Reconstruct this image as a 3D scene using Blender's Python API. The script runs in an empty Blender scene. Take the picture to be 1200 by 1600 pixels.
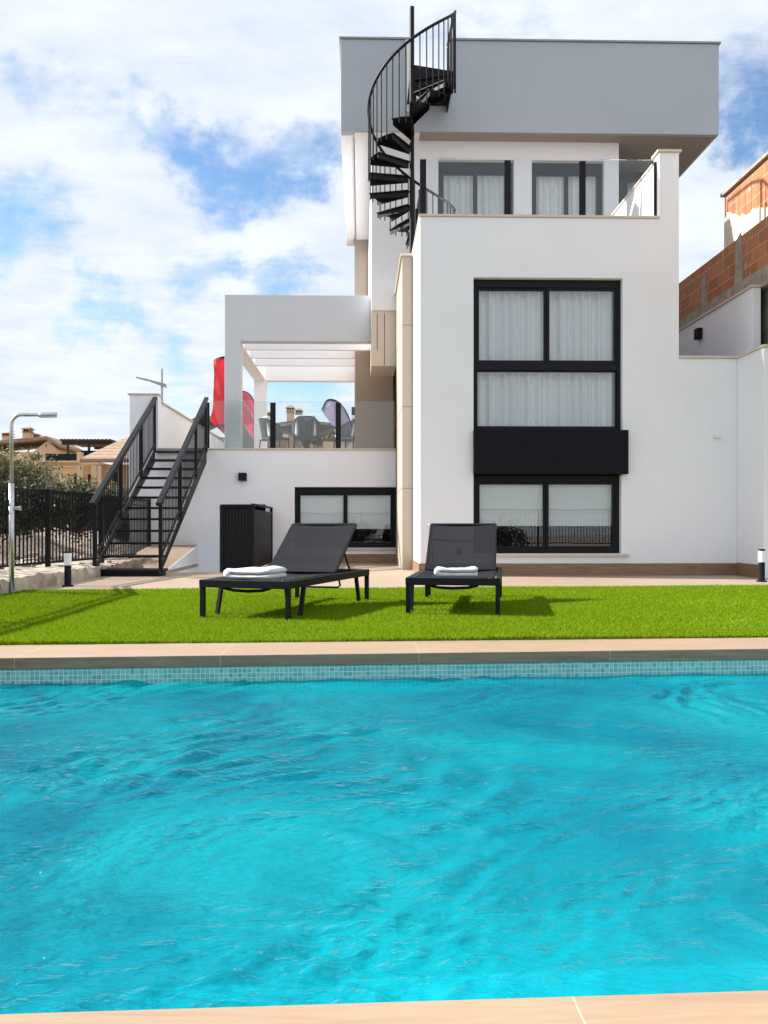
import bpy, bmesh, math, random
import numpy as np
from mathutils import Vector, Matrix

R = math.radians
random.seed(7)
rng = np.random.default_rng(11)
SC = bpy.context.scene
COL = SC.collection

# ---------------------------------------------------------------- camera
F, CX, YH, CH, YAW = 1400.0, 600.0, 820.0, 0.726, 0.0252   # survey of the photograph: focal length, horizon, eye height, heading
CA, SA = math.cos(YAW), math.sin(YAW)
cam_d = bpy.data.cameras.new('camera')
cam = bpy.data.objects.new('camera', cam_d)
COL.objects.link(cam)
cam.location = (0, 0, CH)
cam.rotation_euler = (R(90), 0, -YAW)
cam_d.sensor_fit = 'HORIZONTAL'
cam_d.sensor_width = 36
cam_d.lens = 36 * F / 1200
cam_d.shift_y = 20 / 1200
cam_d.clip_end = 3000
cam_d.clip_start = 0.05
SC.camera = cam

def gx(px, Y):                       # survey: X of a sight line where it meets the plane Y
    u = (px - CX) / F
    return Y * (u * CA + SA) / (CA - u * SA)
def gz(py, X, Y):                    # survey: height of a point on the vertical line at X, Y
    return CH + (YH - py) / F * (X * SA + Y * CA)
def ground(px, py, Z=0.0):           # survey: the point of the level Z
    d = F * (CH - Z) / (py - YH); r = d * (px - CX) / F
    return Vector((r * CA + d * SA, d * CA - r * SA, Z))
def sight(px, py):
    v = Vector(((px - CX) / F, 1, (YH - py) / F)).normalized()
    return Vector((v.x * CA + v.y * SA, -v.x * SA + v.y * CA, v.z))

# ---------------------------------------------------------------- sun, sky, exposure
SUN = Vector((-1.45, 0.36, 1.0)).normalized()
sd = bpy.data.lights.new('sun', 'SUN'); sun = bpy.data.objects.new('sun', sd); COL.objects.link(sun)
sd.energy = 3.72; sd.angle = R(0.53); sd.color = (1.0, 0.955, 0.90)
sun.rotation_euler = (-SUN).to_track_quat('-Z', 'Y').to_euler()
sun.location = SUN * 60
SC.view_settings.view_transform = 'Standard'
SC.view_settings.look = 'None'
SC.view_settings.gamma = 1
SC.view_settings.exposure = 1.42
SC.cycles.max_bounces = 8
SC.cycles.transparent_max_bounces = 16
SC.cycles.sample_clamp_indirect = 6

world = bpy.data.worlds.new('World'); SC.world = world; world.use_nodes = True
def build_world():
    nt = world.node_tree; N = nt.nodes; L = nt.links
    N.clear()
    def n(t, **k):
        o = N.new(t)
        for a, b in k.items(): setattr(o, a, b)
        return o
    def math_(op, a, b=None, c=None, clamp=False):
        m = n('ShaderNodeMath', operation=op); m.use_clamp = clamp
        for i, v in enumerate((a, b, c)):
            if v is None: continue
            if isinstance(v, (int, float)): m.inputs[i].default_value = v
            else: L.new(v, m.inputs[i])
        return m.outputs[0]
    out = n('ShaderNodeOutputWorld'); bg = n('ShaderNodeBackground')
    L.new(bg.outputs[0], out.inputs[0])
    bg.inputs[1].default_value = 0.1
    sky = n('ShaderNodeTexSky'); sky.sky_type = 'NISHITA'; sky.sun_disc = False
    sky.sun_elevation = math.asin(SUN.z); sky.sun_rotation = math.atan2(SUN.x, SUN.y)
    sky.altitude = 50; sky.air_density = 1.0; sky.dust_density = 0.4; sky.ozone_density = 1.6
    tc = n('ShaderNodeTexCoord')
    sep = n('ShaderNodeSeparateXYZ'); L.new(tc.outputs['Generated'], sep.inputs[0])
    zz = math_('ADD', math_('MAXIMUM', sep.outputs[2], 0.0), 0.22)
    comb = n('ShaderNodeCombineXYZ')
    L.new(math_('DIVIDE', sep.outputs[0], zz), comb.inputs[0]); L.new(math_('DIVIDE', sep.outputs[1], zz), comb.inputs[1])
    # wind-drawn cloud layer
    mp = n('ShaderNodeMapping'); L.new(comb.outputs[0], mp.inputs[0])
    mp.inputs['Rotation'].default_value = (0, 0, R(-14)); mp.inputs['Scale'].default_value = (0.8, 1.15, 1)
    no = n('ShaderNodeTexNoise'); L.new(mp.outputs[0], no.inputs['Vector'])
    no.inputs['Scale'].default_value = 2.7; no.inputs['Detail'].default_value = 11; no.inputs['Roughness'].default_value = 0.6
    no.inputs['Distortion'].default_value = 0.35
    no2 = n('ShaderNodeTexNoise'); L.new(mp.outputs[0], no2.inputs['Vector'])
    no2.inputs['Scale'].default_value = 7.0; no2.inputs['Detail'].default_value = 7; no2.inputs['Roughness'].default_value = 0.6
    # gaps between the clouds
    wob = n('ShaderNodeTexNoise'); L.new(tc.outputs['Generated'], wob.inputs['Vector'])
    wob.inputs['Scale'].default_value = 12; wob.inputs['Detail'].default_value = 6; wob.inputs['Roughness'].default_value = 0.6
    vs = n('ShaderNodeVectorMath', operation='SUBTRACT'); L.new(wob.outputs['Color'], vs.inputs[0]); vs.inputs[1].default_value = (.5, .5, .5)
    vm = n('ShaderNodeVectorMath', operation='SCALE'); L.new(vs.outputs[0], vm.inputs[0]); vm.inputs['Scale'].default_value = 0.20
    va = n('ShaderNodeVectorMath', operation='ADD'); L.new(tc.outputs['Generated'], va.inputs[0]); L.new(vm.outputs[0], va.inputs[1])
    acc = None
    gaps = [(190, 190, .06, .20), (265, 215, .045, .17), (350, 300, .045, .36), (467, 245, .05, .34), (85, 322, .035, .17), (40, 375, .03, .14), (5, 415, .03, .18), (165, 447, .04, .24),
            (300, 430, .04, .24), (365, 425, .025, .22), (440, 448, .04, .32), (285, 567, .045, .28), (42, 100, .05, .2), (808, 22, .07, .22), (1194, 205, .05, .36), (1190, 60, .06, .12),
            (440, 605, .04, .3), (520, 625, .04, .3), (130, 505, .03, .16), (185, 515, .03, .16), (1130, 310, .05, -.25), (60, 20, .06, -.1), (300, 90, .08, -.12), (200, 395, .04, -.14), (480, 360, .045, -.16), (100, 610, .07, -.14)]
    for px, py, s, w in gaps:
        d = n('ShaderNodeVectorMath', operation='DOT_PRODUCT'); L.new(va.outputs[0], d.inputs[0]); d.inputs[1].default_value = sight(px, py)
        ln = n('ShaderNodeVectorMath', operation='LENGTH'); L.new(va.outputs[0], ln.inputs[0])
        q = math_('DIVIDE', d.outputs['Value'], ln.outputs['Value'])
        e = math_('EXPONENT', math_('MULTIPLY', math_('SUBTRACT', q, 1.0), 2.0 / (s * s)))
        e = math_('MULTIPLY', e, w)
        acc = e if acc is None else math_('ADD', acc, e)
    dens = math_('ADD', math_('MULTIPLY', no.outputs[0], 0.75), math_('MULTIPLY', no2.outputs[0], 0.35))
    dens = math_('SUBTRACT', dens, acc)
    mr = n('ShaderNodeMapRange'); mr.interpolation_type = 'SMOOTHSTEP'; L.new(dens, mr.inputs[0])
    mr.inputs[1].default_value = 0.13; mr.inputs[2].default_value = 0.47
    # cloud whiteness: thick parts faintly grey
    cr = n('ShaderNodeValToRGB'); L.new(math_('ADD', math_('MULTIPLY', no.outputs[0], .55), math_('MULTIPLY', no2.outputs[0], .45)), cr.inputs[0])
    cr.color_ramp.elements[0].position = .34; cr.color_ramp.elements[0].color = (2.65, 3.0, 3.6, 1)
    cr.color_ramp.elements[1].position = .58; cr.color_ramp.elements[1].color = (3.55, 3.78, 4.0, 1)
    hs = n('ShaderNodeHueSaturation'); L.new(sky.outputs[0], hs.inputs['Color']); hs.inputs['Saturation'].default_value = 1.15; hs.inputs['Value'].default_value = 0.74
    mx = n('ShaderNodeMix', data_type='RGBA'); L.new(mr.outputs[0], mx.inputs[0]); L.new(hs.outputs[0], mx.inputs[6]); L.new(cr.outputs[0], mx.inputs[7])
    L.new(mx.outputs[2], bg.inputs[0])
build_world()

# ---------------------------------------------------------------- materials
class NT:
    def __init__(self, name):
        self.m = bpy.data.materials.new(name); self.m.use_nodes = True
        self.t = self.m.node_tree; self.N = self.t.nodes; self.L = self.t.links
        self.b = self.N['Principled BSDF']; self.out = self.N['Material Output']
        self._tc = None
    def n(self, t, **k):
        o = self.N.new(t)
        for a, b in k.items(): setattr(o, a, b)
        return o
    def co(self, scale=(1, 1, 1), rot=(0, 0, 0)):
        if self._tc is None: self._tc = self.n('ShaderNodeTexCoord')
        mp = self.n('ShaderNodeMapping'); self.L.new(self._tc.outputs['Object'], mp.inputs[0])
        mp.inputs['Scale'].default_value = scale; mp.inputs['Rotation'].default_value = rot
        return mp.outputs[0]
    def noise(self, scale, detail=4, rough=.55, vec=None, dist=0):
        o = self.n('ShaderNodeTexNoise'); self.L.new(vec if vec is not None else self.co(), o.inputs['Vector'])
        o.inputs['Scale'].default_value = scale; o.inputs['Detail'].default_value = detail; o.inputs['Roughness'].default_value = rough
        o.inputs['Distortion'].default_value = dist
        return o.outputs[0]
    def ramp(self, fac, stops):
        o = self.n('ShaderNodeValToRGB'); self.L.new(fac, o.inputs[0]); e = o.color_ramp.elements
        while len(e) < len(stops): e.new(.5)
        for i, (p, c) in enumerate(stops): e[i].position = p; e[i].color = (*c, 1)
        return o.outputs[0]
    def mix(self, fac, a, b, blend='MIX'):
        o = self.n('ShaderNodeMix', data_type='RGBA', blend_type=blend)
        for i, v in ((0, fac), (6, a), (7, b)):
            if isinstance(v, (int, float)): o.inputs[i].default_value = v
            elif isinstance(v, tuple): o.inputs[i].default_value = (*v, 1)
            else: self.L.new(v, o.inputs[i])
        return o.outputs[2]
    def math(self, op, a, b=None):
        o = self.n('ShaderNodeMath', operation=op)
        for i, v in enumerate((a, b)):
            if v is None: continue
            if isinstance(v, (int, float)): o.inputs[i].default_value = v
            else: self.L.new(v, o.inputs[i])
        return o.outputs[0]
    def set(self, **k):
        for a, v in k.items():
            i = self.b.inputs[a.replace('_', ' ')]
            if hasattr(v, 'node'): self.L.new(v, i)
            elif isinstance(v, tuple) and len(v) == 3: i.default_value = (*v, 1)
            else: i.default_value = v
        return self
    def bump(self, h, strength=.3, dist=.01):
        o = self.n('ShaderNodeBump'); self.L.new(h, o.inputs['Height'])
        o.inputs['Strength'].default_value = strength; o.inputs['Distance'].default_value = dist
        self.L.new(o.outputs[0], self.b.inputs['Normal'])
        return o.outputs[0]

M = {}
def plain(key, col, rough=.5, metal=0.0, var=.12, scale=30, bump=0.0, spec=.5):
    t = NT(key); t.b.inputs['Specular IOR Level'].default_value = spec; c = t.noise(scale, 5)
    lo = tuple(v * (1 - var) for v in col); hi = tuple(min(1, v * (1 + var)) for v in col)
    t.set(Base_Color=t.ramp(c, [(.3, lo), (.7, hi)]), Roughness=rough, Metallic=metal)
    if bump: t.bump(c, bump, .004)
    M[key] = t.m; return t

def plaster(key, col):
    t = NT(key)
    big = t.noise(.9, 5, .6); fine = t.noise(160, 3)
    streak = t.noise(5, 4, .6, t.co((1.2, 1.2, .12)))
    c = t.ramp(big, [(.3, tuple(v * .95 for v in col)), (.7, col)])
    c = t.mix(t.math('MULTIPLY', t.math('GREATER_THAN', streak, .66), .03), c, tuple(v * .7 for v in col))
    t.set(Base_Color=c, Roughness=.85)
    t.bump(t.math('ADD', fine, t.math('MULTIPLY', t.noise(7, 4, .6), 2.5)), .22, .004); M[key] = t.m
plaster('white_plaster', (.84, .855, .895))
plaster('grey_plaster', (.42, .465, .52))
plaster('pale_grey_plaster', (.59, .62, .665))
plaster('shaded_soffit', (.34, .31, .285))  # soffit colour with the shade of the deep overhang painted in
plaster('cream_plaster', (.70, .63, .52))
plaster('beige_stone', (.37, .31, .255))
plaster('brown_stone', (.36, .285, .215))
plaster('cream_stone', (.64, .57, .49))
plaster('ochre_plaster', (.58, .41, .24))
plaster('tan_plaster', (.58, .43, .28))
plain('coping_stone', (.62, .55, .46), .7, 0, .1, 20)
plain('black_metal', (.0065, .0075, .010), .5, .0, .2, 60, 0, .22)
plain('black_frame', (.005, .0065, .0095), .45, 0, .2, 40, 0, .2)
plain('black_panel', (.0045, .0055, .009), .6, 0, .2, 6, 0, .15)
plain('steel', (.55, .56, .58), .28, 1.0, .1, 12)
plain('grey_metal', (.30, .31, .32), .5, .4, .1, 12)
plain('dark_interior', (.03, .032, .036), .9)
plain('dark_wood', (.035, .022, .016), .7, 0, .3, 20)
plain('table_dark', (.06, .068, .075), .6, 0, .15, 20)
plain('rope_grey', (.12, .135, .145), .85, 0, .3, 120)
plain('white_plastic', (.78, .78, .77), .4, 0, .03)
plain('opal', (.85, .85, .88), .35, 0, .02)
plain('cushion_white', (.74, .76, .79), .9, 0, .05, 40, .2)
plain('rock', (.36, .29, .24), .9, 0, .4, 6, .6)
plain('rubber', (.015, .015, .016), .8)

def wood_tile(key, cols, rot=0.0, w=1.2, h=.2, rough=.5, vertical=False, grout=(.33, .26, .2), shift=None):
    t = NT(key)
    vec = t.co((1, 1, 1), (R(90) if vertical else 0, 0, rot))
    br = t.n('ShaderNodeTexBrick'); t.L.new(vec, br.inputs['Vector'])
    br.inputs['Scale'].default_value = 1; br.inputs['Brick Width'].default_value = w; br.inputs['Row Height'].default_value = h
    br.inputs['Mortar Size'].default_value = .0016 if shift is not None else .0025; br.inputs['Mortar Smooth'].default_value = .1
    br.inputs['Color1'].default_value = (0, 0, 0, 1); br.inputs['Color2'].default_value = (1, 1, 1, 1); br.inputs['Mortar'].default_value = (.5, .5, .5, 1)
    br.offset = .37
    if shift is not None: br.offset = 0; vec.node.inputs['Location'].default_value = (-shift, 0, 0)
    g = t.n('ShaderNodeMapping'); t.L.new(vec, g.inputs[0]); g.inputs['Scale'].default_value = (1.3, 16, 16)
    off = t.n('ShaderNodeVectorMath', operation='MULTIPLY_ADD'); t.L.new(br.outputs['Color'], off.inputs[0]); off.inputs[1].default_value = (7, 5, 3); t.L.new(g.outputs[0], off.inputs[2])
    grain = t.noise(2.2, 6, .6, off.outputs[0], .6)
    c = t.ramp(grain, [(.25, cols[0]), (.5, cols[1]), (.78, cols[2])])
    c = t.mix(t.math('MULTIPLY', br.outputs['Color'], .34 if shift is not None else .26), c, tuple(v * .72 for v in cols[1]))
    c = t.mix(br.outputs['Fac'], c, grout)
    t.set(Base_Color=c, Roughness=rough); t.bump(t.math('SUBTRACT', grain, t.math('MULTIPLY', br.outputs['Fac'], .8)), .15, .004)
    M[key] = t.m
PAV = [(.31, .22, .15), (.395, .295, .215), (.46, .355, .27)]
wood_tile('paving', PAV, 0, 1.2, .2)
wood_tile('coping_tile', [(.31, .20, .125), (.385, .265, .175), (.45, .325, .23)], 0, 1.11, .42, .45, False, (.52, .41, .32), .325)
wood_tile('skirting', [(.15, .08, .045), (.25, .145, .08), (.34, .21, .125)], 0, 1.2, .6, .45, True, (.2, .14, .1))
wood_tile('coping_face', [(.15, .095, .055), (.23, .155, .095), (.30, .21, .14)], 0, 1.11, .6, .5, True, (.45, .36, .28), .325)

def mosaic():
    t = NT('mosaic'); vec = t.co((1, 1, 1), (R(90), 0, 0))
    br = t.n('ShaderNodeTexBrick'); t.L.new(vec, br.inputs['Vector']); br.offset = 0
    br.inputs['Scale'].default_value = 1; br.inputs['Brick Width'].default_value = .0256; br.inputs['Row Height'].default_value = .0256
    br.inputs['Mortar Size'].default_value = .0016; br.inputs['Mortar Smooth'].default_value = .1
    br.inputs['Color1'].default_value = (0, 0, 0, 1); br.inputs['Color2'].default_value = (1, 1, 1, 1); br.inputs['Mortar'].default_value = (0, 0, 0, 1)
    c = t.ramp(br.outputs['Color'], [(0, (.13, .36, .35)), (.5, (.20, .45, .42)), (1, (.29, .53, .49))])
    c = t.mix(br.outputs['Fac'], c, (.56, .76, .74))
    t.set(Base_Color=c, Roughness=.25); M['mosaic'] = t.m
mosaic()
t = NT('pool_liner'); c = t.noise(1.1, 4, .6)
t.set(Base_Color=t.ramp(c, [(.3, (.0, .60, .70)), (.7, (.0, .80, .84))]), Roughness=.6); M['pool_liner'] = t.m
plain('pool_wall', (.0, .29, .43), .6, 0, .12, 3)  # darker than the floor liner: paints in the light lost in deep water

def water():
    t = NT('water'); N, L = t.N, t.L
    N.remove(t.b)
    geo = t.co()
    h1 = t.noise(13, 3, .5, t.co((1, 1.9, 1), (0, 0, R(14))), .5)
    h2 = t.noise(38, 2, .5, t.co((1, 1.7, 1), (0, 0, R(-20))), .4)
    h = t.math('ADD', t.math('MULTIPLY', h1, 1.0), t.math('MULTIPLY', h2, .35))
    bp = t.n('ShaderNodeBump'); L.new(h, bp.inputs['Height']); bp.inputs['Strength'].default_value = .55; bp.inputs['Distance'].default_value = .03
    h3 = t.noise(22, 4, .62, t.co((1, 2.1, 1), (0, 0, R(22))), .8); sw = t.noise(1.3, 3, .6, t.co((1, 1, 1)))
    b2 = t.n('ShaderNodeBump'); L.new(t.math('MULTIPLY', h3, t.math('MULTIPLY', sw, 2.0)), b2.inputs['Height']); b2.inputs['Strength'].default_value = .4; b2.inputs['Distance'].default_value = .03
    L.new(bp.outputs[0], b2.inputs['Normal'])
    gl = t.n('ShaderNodeBsdfGlossy'); gl.inputs['Roughness'].default_value = .03; L.new(b2.outputs[0], gl.inputs['Normal'])
    tr = t.n('ShaderNodeBsdfTransparent'); tr.inputs['Color'].default_value = (.006, .88, .94, 1)
    df = t.n('ShaderNodeBsdfDiffuse'); L.new(bp.outputs[0], df.inputs['Normal'])
    big = t.noise(.8, 5, .6, None, .5)
    L.new(t.ramp(big, [(.36, (.0, .25, .37)), (.62, (.0, .60, .66))]), df.inputs['Color'])
    m1 = t.n('ShaderNodeMixShader'); m1.inputs[0].default_value = .31
    rf_ = t.n('ShaderNodeBsdfRefraction'); rf_.inputs['IOR'].default_value = 1.33; rf_.inputs['Roughness'].default_value = .02; rf_.inputs['Color'].default_value = (.006, .88, .94, 1); L.new(bp.outputs[0], rf_.inputs['Normal'])
    m0 = t.n('ShaderNodeMixShader'); m0.inputs[0].default_value = .32; L.new(tr.outputs[0], m0.inputs[1]); L.new(rf_.outputs[0], m0.inputs[2])
    L.new(m0.outputs[0], m1.inputs[1]); L.new(df.outputs[0], m1.inputs[2])
    fr = t.n('ShaderNodeFresnel'); fr.inputs['IOR'].default_value = 1.33; L.new(b2.outputs[0], fr.inputs['Normal'])
    m2 = t.n('ShaderNodeMixShader'); L.new(t.math('MULTIPLY', fr.outputs[0], .58), m2.inputs[0]); L.new(m1.outputs[0], m2.inputs[1]); L.new(gl.outputs[0], m2.inputs[2])
    L.new(m2.outputs[0], t.out.inputs[0]); M['water'] = t.m
water()

def glass(key, refl, tint=(.93, .96, .97), rough=0.0):
    t = NT(key); t.N.remove(t.b)
    gl = t.n('ShaderNodeBsdfGlossy'); gl.inputs['Roughness'].default_value = rough
    tr = t.n('ShaderNodeBsdfTransparent'); tr.inputs['Color'].default_value = (*tint, 1)
    lw = t.n('ShaderNodeFresnel'); lw.inputs['IOR'].default_value = 1.5
    f = t.math('MINIMUM', t.math('ADD', t.math('MULTIPLY', lw.outputs[0], .75), refl), 1.0)
    wv = t.noise(1.6, 2); bp = t.n('ShaderNodeBump'); t.L.new(wv, bp.inputs['Height']); bp.inputs['Strength'].default_value = .02; bp.inputs['Distance'].default_value = .02
    t.L.new(bp.outputs[0], gl.inputs['Normal'])
    m = t.n('ShaderNodeMixShader'); t.L.new(f, m.inputs[0]); t.L.new(tr.outputs[0], m.inputs[1]); t.L.new(gl.outputs[0], m.inputs[2])
    t.L.new(m.outputs[0], t.out.inputs[0]); M[key] = t.m
glass('window_glass', .045, (.99, 1.0, 1.0))
glass('railing_glass', .022, (.935, .955, .95))

def fabric(key, col, trans=.3, gap=0.0):
    t = NT(key)
    w = t.noise(420, 2)
    c = t.ramp(w, [(.35, tuple(v * .7 for v in col)), (.65, tuple(v * 1.25 for v in col))])
    t.set(Base_Color=c, Roughness=.75)
    tl = t.n('ShaderNodeBsdfTranslucent'); t.L.new(c, tl.inputs['Color'])
    m = t.n('ShaderNodeMixShader'); m.inputs[0].default_value = trans; t.L.new(t.b.outputs[0], m.inputs[1]); t.L.new(tl.outputs[0], m.inputs[2])
    last = m.outputs[0]
    if gap:
        tp = t.n('ShaderNodeBsdfTransparent'); m2 = t.n('ShaderNodeMixShader'); m2.inputs[0].default_value = gap
        t.L.new(last, m2.inputs[1]); t.L.new(tp.outputs[0], m2.inputs[2]); last = m2.outputs[0]
    t.L.new(last, t.out.inputs[0]); M[key] = t.m
fabric('textilene', (.016, .0175, .022), .03, .03); M['textilene'].node_tree.nodes['Principled BSDF'].inputs['Specular IOR Level'].default_value = .12
fabric('curtain', (.90, .92, .95), .0)
fabric('blind', (.80, .86, .87), .03)
fabric('flag_red', (.86, .10, .13), .5)
fabric('flag_pink', (.85, .27, .34), .5)
fabric('flag_lilac', (.66, .58, .76), .5)
fabric('flag_violet', (.22, .10, .30), .4)
fabric('flag_white', (.78, .78, .8), .4)

t = NT('towel'); c = t.noise(260, 3); big = t.noise(14, 3)
t.set(Base_Color=t.ramp(big, [(.3, (.58, .59, .61)), (.7, (.68, .68, .69))]), Roughness=.95)
t.bump(c, .5, .006); M['towel'] = t.m

def grass_mat():
    t = NT('grass'); c = t.noise(90, 3, .6); p = t.noise(1.4, 4, .6)
    col = t.ramp(c, [(.25, (.135, .22, .004)), (.5, (.24, .375, .006)), (.78, (.39, .52, .025))])
    col = t.mix(t.math('MULTIPLY', p, .35), col, (.16, .28, .004))
    t.set(Base_Color=col, Roughness=.6); t.b.inputs['Specular IOR Level'].default_value = .2
    tl = t.n('ShaderNodeBsdfTranslucent'); t.L.new(col, tl.inputs['Color'])
    m = t.n('ShaderNodeMixShader'); m.inputs[0].default_value = .3; t.L.new(t.b.outputs[0], m.inputs[1]); t.L.new(tl.outputs[0], m.inputs[2])
    t.L.new(m.outputs[0], t.out.inputs[0]); M['grass'] = t.m
grass_mat()
plain('turf_backing', (.07, .12, .012), .9, 0, .3, 60)

def leaf_mat(key, lo, mid, hi):
    t = NT(key); c = t.noise(9, 4, .7)
    col = t.ramp(c, [(.3, lo), (.5, mid), (.75, hi)])
    t.set(Base_Color=col, Roughness=.6)
    tl = t.n('ShaderNodeBsdfTranslucent'); t.L.new(col, tl.inputs['Color'])
    m = t.n('ShaderNodeMixShader'); m.inputs[0].default_value = .25; t.L.new(t.b.outputs[0], m.inputs[1]); t.L.new(tl.outputs[0], m.inputs[2])
    t.L.new(m.outputs[0], t.out.inputs[0]); M[key] = t.m
leaf_mat('leaf_olive', (.05, .055, .022), (.105, .105, .04), (.19, .165, .08))
leaf_mat('leaf_dark', (.015, .022, .010), (.03, .042, .016), (.06, .07, .03))
leaf_mat('leaf_dry', (.10, .07, .04), (.16, .12, .06), (.22, .17, .09))
plain('bark', (.10, .07, .05), .9, 0, .3, 14, .6)

def brick():
    t = NT('brick'); vec = t.co((1, 1, 1), (0, R(-90), R(-90)))
    s = t.n('ShaderNodeSeparateXYZ'); t.L.new(t._tc.outputs['Object'], s.inputs[0])
    cb = t.n('ShaderNodeCombineXYZ'); t.L.new(t.math('ADD', s.outputs[1], s.outputs[0]), cb.inputs[0]); t.L.new(s.outputs[2], cb.inputs[1])
    br = t.n('ShaderNodeTexBrick'); t.L.new(cb.outputs[0], br.inputs['Vector'])
    br.inputs['Scale'].default_value = 1; br.inputs['Brick Width'].default_value = .42; br.inputs['Row Height'].default_value = .20
    br.inputs['Mortar Size'].default_value = .010; br.inputs['Mortar Smooth'].default_value = .3
    br.inputs['Color1'].default_value = (0, 0, 0, 1); br.inputs['Color2'].default_value = (1, 1, 1, 1); br.inputs['Mortar'].default_value = (.5, .5, .5, 1)
    n1 = t.noise(3, 5, .65); n2 = t.noise(40, 3)
    c = t.ramp(br.outputs['Color'], [(0, (.36, .13, .055)), (.5, (.43, .165, .07)), (1, (.48, .20, .09))])
    c = t.mix(t.math('MULTIPLY', n2, .35), c, (.30, .12, .06))
    c = t.mix(br.outputs['Fac'], c, (.42, .30, .21))
    sm = t.n('ShaderNodeMapRange'); t.L.new(n1, sm.inputs[0]); sm.inputs[1].default_value = .63; sm.inputs[2].default_value = .67; sm.inputs[4].default_value = .8
    c = t.mix(sm.outputs[0], c, (.42, .35, .28))
    t.set(Base_Color=c, Roughness=.9); t.bump(t.math('SUBTRACT', n2, br.outputs['Fac']), .5, .012); M['brick'] = t.m
brick()
def blocks():
    t = NT('concrete_block'); vec = t.co((1, 1, 1), (R(90), 0, 0))
    br = t.n('ShaderNodeTexBrick'); t.L.new(vec, br.inputs['Vector'])
    br.inputs['Scale'].default_value = 1; br.inputs['Brick Width'].default_value = .4; br.inputs['Row Height'].default_value = .24
    br.inputs['Mortar Size'].default_value = .012
    br.inputs['Color1'].default_value = (.19, .165, .14, 1); br.inputs['Color2'].default_value = (.29, .255, .22, 1); br.inputs['Mortar'].default_value = (.36, .33, .29, 1)
    n2 = t.noise(26, 5, .7)
    t.set(Base_Color=t.mix(t.math('MULTIPLY', n2, .6), br.outputs['Color'], (.16, .14, .12)), Roughness=.95); t.bump(n2, .6, .012); M['concrete_block'] = t.m
blocks()
plain('concrete', (.33, .285, .235), .9, 0, .25, 7, .3)
plain('stone_kerb', (.42, .36, .285), .85, 0, .35, 4.5, .7)
t = NT('earth'); a = t.noise(1.3, 6, .7); b_ = t.noise(22, 5, .7)
t.set(Base_Color=t.mix(.5, t.ramp(a, [(.3, (.20, .15, .11)), (.7, (.36, .29, .23))]), t.ramp(b_, [(.35, (.12, .09, .07)), (.7, (.42, .36, .30))])), Roughness=.95)
t.bump(b_, .8, .05); M['earth'] = t.m
def roof_tile(key):
    t = NT(key); s = t.co((1, 1, 1))
    w = t.n('ShaderNodeTexWave'); t.L.new(s, w.inputs[0]); w.bands_direction = 'Z'; w.inputs['Scale'].default_value = 1.6; w.inputs['Distortion'].default_value = 1.2
    n2 = t.noise(5, 5, .7)
    t.set(Base_Color=t.mix(t.math('MULTIPLY', w.outputs[1], .35), t.ramp(n2, [(.3, (.26, .17, .11)), (.7, (.46, .33, .22))]), (.16, .09, .05)), Roughness=.9)
    t.bump(w.outputs[1], .8, .08); M[key] = t.m
roof_tile('roof_tile')
t = NT('field_stone'); v = t.n('ShaderNodeTexVoronoi'); t.L.new(t.co(), v.inputs['Vector']); v.inputs['Scale'].default_value = 3.4
t.set(Base_Color=t.mix(t.math('MULTIPLY', t.noise(9), .5), t.ramp(v.outputs['Distance'], [(.1, (.50, .34, .22)), (.7, (.22, .12, .08))]), (.46, .36, .27)), Roughness=.95); M['field_stone'] = t.m

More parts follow.
